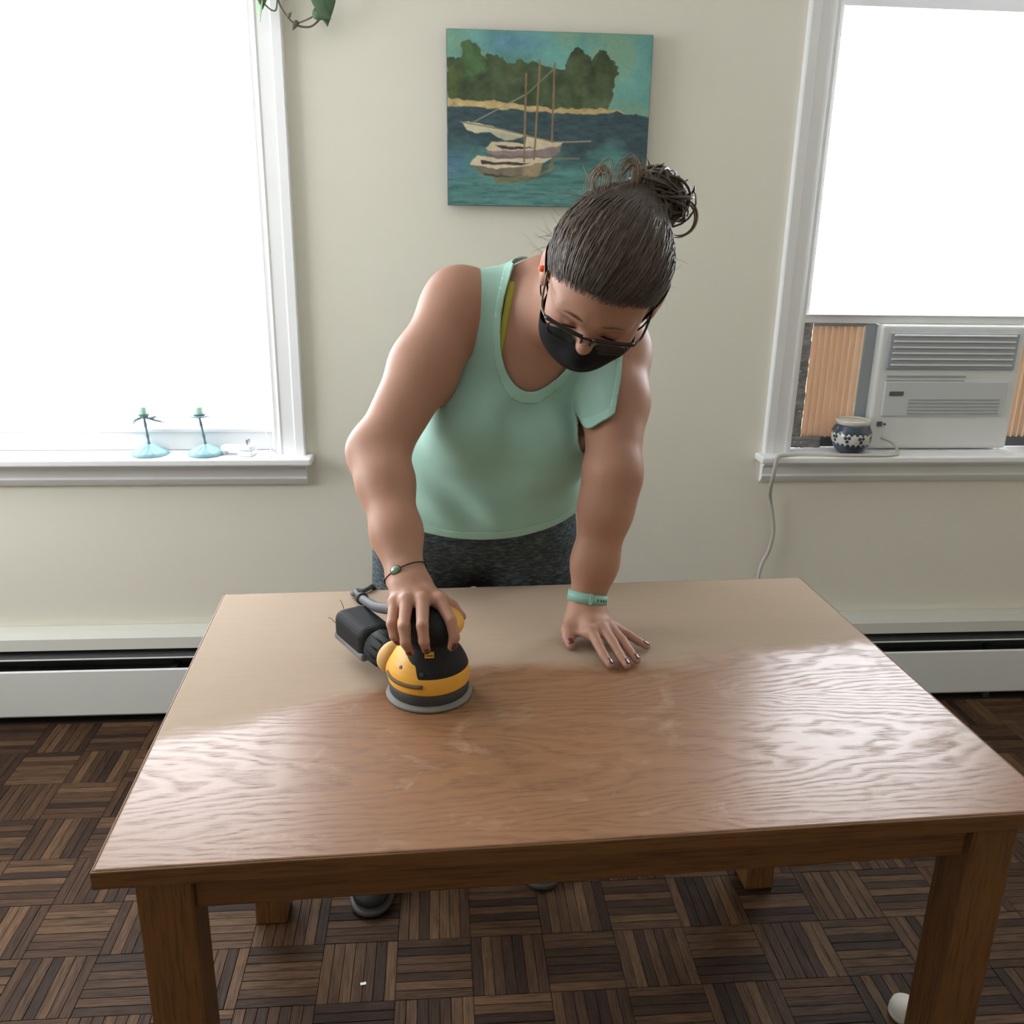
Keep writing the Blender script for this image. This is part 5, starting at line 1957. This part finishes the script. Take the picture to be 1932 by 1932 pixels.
# --- brows and lashes
for s in (-1, 1):
    P = [hd(s * x, 0.0945 - 4.2 * x * x, 0.021 + 0.12 * (x - 0.012) - 3.0 * max(0, x - 0.034) ** 1.5) for x in np.linspace(0.012, 0.050, 10)]
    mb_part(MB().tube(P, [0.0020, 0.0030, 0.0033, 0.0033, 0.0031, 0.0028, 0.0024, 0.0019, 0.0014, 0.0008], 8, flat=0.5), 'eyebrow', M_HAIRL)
    P = [hd(s * 0.0305 + x, 0.0862 - 12 * x * x, -0.0115 - 6 * x * x + 0.002) for x in np.linspace(-0.013, 0.013, 9)]
    mb_part(MB().tube(P, [0.0006, 0.001, 0.0013, 0.0014, 0.0014, 0.0014, 0.0013, 0.001, 0.0006], 6), 'eyelashes', M_MASK)

# --- hair: cap, bun, strands
hf = Field()
hb = hf
hell((0, -0.016, 0.034), (0.0910, 0.107, 0.095), 0.02)
hell((0.0, -0.070, 0.050), (0.068, 0.060, 0.062), 0.04)
hell((0.022, -0.118, 0.076), (0.030, 0.034, 0.030), 0.03)
V, Q = hf.mesh(HC - 0.24, HC + 0.24, 0.0036, relax=2)
q = to_head(V)
th = np.arctan2(q[:, 0], q[:, 1])
Nn = normals(V, Q)


def hair_groove(q, seed=0.0):
    d = q - A3((0.022, -0.118, 0.080))
    phi = np.arctan2(d[:, 0], d[:, 2] + 0.6 * d[:, 1])
    return np.sin(38 * phi + 3 * np.sin(5 * phi) + seed) * 0.6 + np.sin(91 * phi + 1.0 + 2 * np.sin(9 * phi)) * 0.4


V = V + Nn * (0.0014 * hair_groove(q))[:, None]


def hairline(y):
    return np.interp(y, [-0.13, -0.09, -0.06, -0.035, -0.01, 0.02, 0.045, 0.065, 0.085, 0.12], [-0.075, -0.072, -0.046, 0.004, 0.026, 0.028, 0.042, 0.058, 0.066, 0.066])


q = to_head(V)
g = q[:, 2] - 0.007 - hairline(q[:, 1])
V, T = clip(V, tris(Q), g)
hair = part('hair', V, T, M_HAIR)
BUN = A3((0.040, -0.140, 0.078))


def strands(paths, radii, nsides=4):
    mb = MB()
    tone = []
    for p, r in zip(paths, radii):
        n0 = len(mb.v)
        m_ = len(p)
        mb.tube(p, r * np.concatenate([np.linspace(0.25, 1, m_ // 3), np.ones(m_ - 2 * (m_ // 3)), np.linspace(1, 0.35, m_ // 3)]), nsides, cap=False)
        tone += [random.random()] * (len(mb.v) - n0)
    return mb, tone


def add_strands(name, paths, radii, mat, parent):
    mb, tone = strands(paths, radii)
    mb.v = [tuple(np.array(p) - PO) for p in mb.v]
    o = mesh_obj(name, mb.v, mb.f, mat, parent, smooth=True)
    at = o.data.attributes.new('strand', 'FLOAT', 'POINT')
    at.data.foreach_set('value', np.array(tone, np.float32))
    o['kind'] = 'stuff'
    return o


rg = np.random.default_rng(3)
SKC, SKR = A3((0, -0.016, 0.034)), A3((0.0910, 0.107, 0.095))


def scalp(d, off=0.0):
    d = d / np.linalg.norm(d)
    return SKC + d / np.linalg.norm(d / SKR) * (1 + off / 0.095)


paths, radii = [], []
root_dir = nrm(A3((0.028, -0.125, 0.080)) - SKC)
for i in range(1500):
    a = rg.uniform(0, 2 * math.pi) if i < 750 else rg.uniform(-1.5, 1.5)
    y = math.cos(a) * 0.098
    yy = -0.016 + y
    x = math.sin(a) * 0.083
    z = hairline(yy) + rg.uniform(-0.002, 0.014)
    d0_ = nrm((A3((x, yy, z)) - SKC) / SKR) * SKR
    d0_ = nrm(d0_)
    dot = float(np.clip(d0_ @ root_dir, -1, 1))
    om = math.acos(dot)
    P = []
    wob = rg.uniform(-1, 1)
    for t in np.linspace(0, 1, 12):
        dd = (math.sin((1 - t) * om) * d0_ + math.sin(t * om) * root_dir) / max(math.sin(om), 1e-3)
        off = 0.0018 + rg.uniform(0, 0.0012) + 0.004 * math.sin(math.pi * t) * rg.uniform(0, 1) ** 2
        p = scalp(dd, off)
        p = p + A3((0.002 * wob * math.sin(5 * t), 0, 0.002 * wob * math.cos(4 * t)))
        if t > 0.75:
            s_ = (t - 0.75) / 0.25
            p = p * (1 - 0.7 * s_ * s_) + A3((0.028, -0.128, 0.083)) * 0.7 * s_ * s_
        P.append(hd(*p))
    paths.append(np.array(P))
    radii.append(rg.uniform(0.0008, 0.0018))
add_strands('combed_strands', paths, radii, M_HAIR, hair)
# bun: coiled locks around a core
bf = Field()
hb = bf
hell(tuple(BUN), (0.029, 0.028, 0.029), 0.02)
hell(tuple(BUN + A3((0.016, 0.005, 0.012))), (0.021, 0.020, 0.020), 0.014)
hell(tuple(BUN + A3((-0.016, -0.004, 0.008))), (0.020, 0.020, 0.019), 0.014)
hell(tuple(BUN + A3((0.008, 0.010, -0.020))), (0.021, 0.020, 0.020), 0.014)
hell(tuple(BUN + A3((0.026, 0.016, -0.030))), (0.016, 0.016, 0.018), 0.014)
V, Q = bf.mesh(hd(*BUN) - 0.085, hd(*BUN) + 0.085, 0.003, relax=1)
bun = part('hair_bun', V, Q, M_HAIR, hair)
paths, radii = [], []
for i in range(210):
    ax = nrm(rg.normal(size=3) + A3((0, -1.2, 0.9)))
    e1 = nrm(np.cross(ax, rg.normal(size=3)))
    e2 = np.cross(ax, e1)
    R_ = rg.uniform(0.029, 0.042)
    c_ = BUN + rg.normal(size=3) * 0.007 + A3((0.004, 0.004, -0.003))
    a0, a1 = rg.uniform(0, 6.28), rg.uniform(2.2, 4.5)
    P = [hd(*(c_ + R_ * (math.cos(a0 + a1 * t) * e1 + math.sin(a0 + a1 * t) * e2) * A3((1.05, 0.95, 1.0)) + ax * 0.010 * (t - 0.5))) for t in np.linspace(0, 1, 14)]
    paths.append(np.array(P))
    radii.append(rg.uniform(0.0014, 0.0036))
add_strands('coiled_locks', paths, radii, M_HAIR, hair)
# loose loops, tufts and flyaways
paths, radii = [], []


def loop(c, e1, e2, r1, r2, a0, a1, rad, n=4, jit=0.002):
    for k in range(n):
        o_ = rg.normal(size=3) * jit
        paths.append(np.array([hd(*(A3(c) + o_ + A3(e1) * r1 * math.cos(a) + A3(e2) * r2 * math.sin(a))) for a in np.linspace(a0, a1, 18)]))
        radii.append(rad)


SCR_A, SCR_B = HB @ A3((1, 0.05, 0)), None
ea = A3((1.0, 0.0, 0.0))
eb = nrm(A3((0.0, -0.77, 0.64)))
loop((0.086, -0.122, 0.060), ea, eb, 0.024, 0.027, 2.2, -1.6, 0.0017, 4, 0.0014)
loop((-0.052, -0.090, 0.104), ea, eb, 0.011, 0.024, 3.9, -0.7, 0.0008, 20, 0.0050)
loop((-0.012, -0.108, 0.112), ea, eb, 0.012, 0.026, 3.7, -0.5, 0.0008, 20, 0.0050)
loop((0.006, -0.114, 0.108), ea, eb, 0.010, 0.018, 3.6, -0.4, 0.0008, 14, 0.005)
for i in range(34):
    a = rg.uniform(-1.2, 1.2)
    b0 = scalp(A3((math.sin(a), -0.75 + 0.3 * math.cos(a), 0.75)), 0.002)
    dr = nrm(rg.normal(size=3) * 0.6 + A3((math.sin(a) * 1.2, -0.5, 0.8)))
    L_ = rg.uniform(0.02, 0.055)
    cv = rg.normal(size=3) * 0.012
    paths.append(np.array([hd(*(b0 + dr * L_ * t + cv * t * t)) for t in np.linspace(0, 1, 9)]))
    radii.append(rg.uniform(0.00022, 0.00042))
for i in range(26):       # wisps at temple, nape and behind the ear
    s = -1 if i < 18 else 1
    b0 = A3((s * 0.080, rg.uniform(-0.07, -0.01), rg.uniform(-0.02, 0.05)))
    dr = nrm(A3((s * rg.uniform(0.3, 1.2), rg.uniform(-1.0, 0.2), rg.uniform(-0.9, 0.2))))
    L_ = rg.uniform(0.02, 0.07)
    cv = rg.normal(size=3) * 0.014
    paths.append(np.array([hd(*(b0 + dr * L_ * t + cv * t * t)) for t in np.linspace(0, 1, 9)]))
    radii.append(rg.uniform(0.00022, 0.00042))
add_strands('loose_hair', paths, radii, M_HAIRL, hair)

# --- wristband and bracelet
def band(c, axis, side, w, d, half, n=40, thick=0.0022, r=None):
    ax = nrm(axis)
    s = nrm(A3(side, float) - ax * (A3(side, float) @ ax))
    t = np.cross(ax, s)
    V, F = [], []
    for k in range(n):
        a = 2 * math.pi * k / n
        for off in (0, thick):
            p = c + (w + off) * math.cos(a) * s + (d + off) * math.sin(a) * t
            V += [p - ax * half, p + ax * half]
    for k in range(n):
        i, j = 4 * k, 4 * ((k + 1) % n)
        F += [(i, j, j + 1, i + 1), (i + 2, i + 3, j + 3, j + 2), (i, i + 2, j + 2, j), (i + 1, j + 1, j + 3, i + 3)]
    return V, F, s, t, ax


M_BAND = plain('mint_silicone', (0.26, 0.50, 0.42), 0.55, noise=0.05, nscale=30)
wc_ = LWR + (LEL - LWR) * 0.075
BW, BD = 0.0372, 0.0318
V, F, s, t, ax = band(wc_, LEL - LWR + A3((0, 0.03, 0)), (1, 0, 0), BW, BD, 0.0100, thick=0.0026)
wb = bpy.data.objects.new('wristband', None)
link(wb, person)
mb_part(MB().add(V, F), 'strap', M_BAND, wb)
if t[1] > 0:
    t = -t
fr = wc_ + t * (BD + 0.0016)
mb_part(MB().box((-0.0035, -0.0025, -0.0108), (0.0035, 0.0025, 0.0108), Matrix(((s[0], t[0], ax[0], fr[0] + s[0] * 0.001), (s[1], t[1], ax[1], fr[1]), (s[2], t[2], ax[2], fr[2]), (0, 0, 0, 1)))), 'keeper_loop', M_BAND, wb, False, 0.001)
for k in range(4):
    a = math.radians(68 - 11 * k)
    p = wc_ + (BW + 0.0032) * math.cos(a) * s + (BD + 0.0032) * math.sin(a) * t
    nn = nrm(math.cos(a) / BW * s + math.sin(a) / BD * t)
    ss = np.cross(ax, nn)
    mb_part(MB().box((-0.0007, -0.0004, -0.0028), (0.0007, 0.0004, 0.0028), Matrix(((ss[0], nn[0], ax[0], p[0]), (ss[1], nn[1], ax[1], p[1]), (ss[2], nn[2], ax[2], p[2]), (0, 0, 0, 1)))), 'hole', M_MASK, wb, False)
br = bpy.data.objects.new('bracelet', None)
link(br, person)
bc = RWR + (REL - RWR) * 0.035
ax = nrm(nrm(REL - RWR) + A3((-0.25, 0, 0.1)))
s = nrm(A3((1, 0, 0.1)) - ax * (A3((1, 0, 0.1)) @ ax))
t = np.cross(ax, s)
if t[1] > 0:
    t = -t
cord_ = [bc + 0.0385 * math.cos(a) * s + 0.0332 * math.sin(a) * t for a in np.linspace(0, 2 * math.pi, 40)]
mb_part(MB().tube(cord_, 0.0011, 6, cap=False), 'cord', M_MASK, br)
a = math.radians(112)
p = bc + 0.0385 * math.cos(a) * s + 0.0332 * math.sin(a) * t
nn = nrm(math.cos(a) / 0.0365 * s + math.sin(a) / 0.0318 * t)
ss = nrm(np.cross(nn, ax))
Ms = Matrix(((ss[0], ax[0], nn[0], p[0]), (ss[1], ax[1], nn[1], p[1]), (ss[2], ax[2], nn[2], p[2]), (0, 0, 0, 1)))
mb_part(MB().lathe([(0.0098, -0.001), (0.0104, 0.0005), (0.0098, 0.0022), (0.0088, 0.0022)], 24, M=Ms, sy=0.78), 'setting', plain('aged_brass', (0.10, 0.09, 0.05), 0.4, metal=0.7), br)
mb_part(MB().lathe([(0.0088, 0.0012), (0.0086, 0.0026), (0.006, 0.0042), (0.0, 0.0050)], 24, M=Ms, sy=0.78), 'stone', plain('green_glass_stone', (0.14, 0.24, 0.14), 0.08, noise=0.5, nscale=150, coat=1.0), br)

# --- shoes (toes show under the table)
M_SHOE = plain('black_knit_shoe', (0.010, 0.011, 0.012), 0.7, noise=0.3, nscale=80, bump=0.2, bscale=400)
M_SOLE = plain('grey_rubber_sole', (0.07, 0.065, 0.063), 0.6, noise=0.1, nscale=40)


def shoe(toe, heel, name):
    toe, heel = A3(toe, float), A3(heel, float)
    ax = nrm(toe - heel)
    s = A3((-ax[1], ax[0], 0))
    Ln = np.linalg.norm(toe - heel)
    out = [(0.0, 0.30), (0.04, 0.62), (0.12, 0.86), (0.30, 0.88), (0.50, 0.90), (0.68, 1.0), (0.82, 0.98), (0.91, 0.84), (0.97, 0.55), (1.0, 0.18)]
    wd = 0.049
    root = bpy.data.objects.new('shoe', None)
    link(root, person)

    def ring(z, grow, top=False):
        P = []
        for (l, w) in out:
            P.append(heel + ax * (l * Ln + (grow if l > 0.5 else -grow) * (abs(l - 0.5) * 2) ** 6) + s * (w * wd + grow) + A3((0, 0, z)))
        for (l, w) in reversed(out):
            P.append(heel + ax * (l * Ln + (grow if l > 0.5 else -grow) * (abs(l - 0.5) * 2) ** 6) - s * (w * wd + grow) + A3((0, 0, z)))
        return P

    def skin(rings, nm, mat):
        m_ = len(rings[0])
        V = [p for r_ in rings for p in r_]
        F = [(i * m_ + j, i * m_ + (j + 1) % m_, (i + 1) * m_ + (j + 1) % m_, (i + 1) * m_ + j) for i in range(len(rings) - 1) for j in range(m_)]
        F += [tuple(range(m_ - 1, -1, -1)), tuple((len(rings) - 1) * m_ + j for j in range(m_))]
        o = mb_part(MB().add(V, F), nm, mat, root)
        sb = o.modifiers.new('sub', 'SUBSURF')
        sb.levels = sb.render_levels = 1
    skin([ring(0.002, -0.004), ring(0.004, 0.003), ring(0.010, 0.004), ring(0.016, 0.003), ring(0.020, 0.000)], 'sole', M_SOLE)
    rings = []
    for z, k in ((0.018, 0.0), (0.032, 0.0), (0.046, 0.10), (0.058, 0.28), (0.070, 0.50), (0.080, 0.66)):
        P = []
        base = ring(z, -0.001 - 0.012 * k)
        for p in base:
            l = (p - heel) @ ax
            P.append(p - ax * max(0.0, l - Ln * 0.42) * (k * 0.95) * 1.0)
        rings.append(P)
    skin(rings, 'upper', M_SHOE)
    mb_part(MB().tube([heel + ax * 0.07 + A3((0, 0, 0.070)), heel + ax * 0.065 + A3((0, 0, 0.105))], [0.044, 0.040], 20), 'collar', M_SHOE, root)
    for k in range(4):
        c = heel + ax * (Ln * (0.44 + 0.07 * k)) + A3((0, 0, 0.066 - 0.009 * k))
        mb_part(MB().tube([c - s * 0.022, c + A3((0, 0, 0.004)), c + s * 0.022], 0.0025, 6), 'lace', M_SHOE, root)


shoe((-0.166, -0.968, 0.0), (-0.150, -0.680, 0.0), 'right')
shoe((0.2435, -0.905, 0.0), (0.243, -0.617, 0.0), 'left')
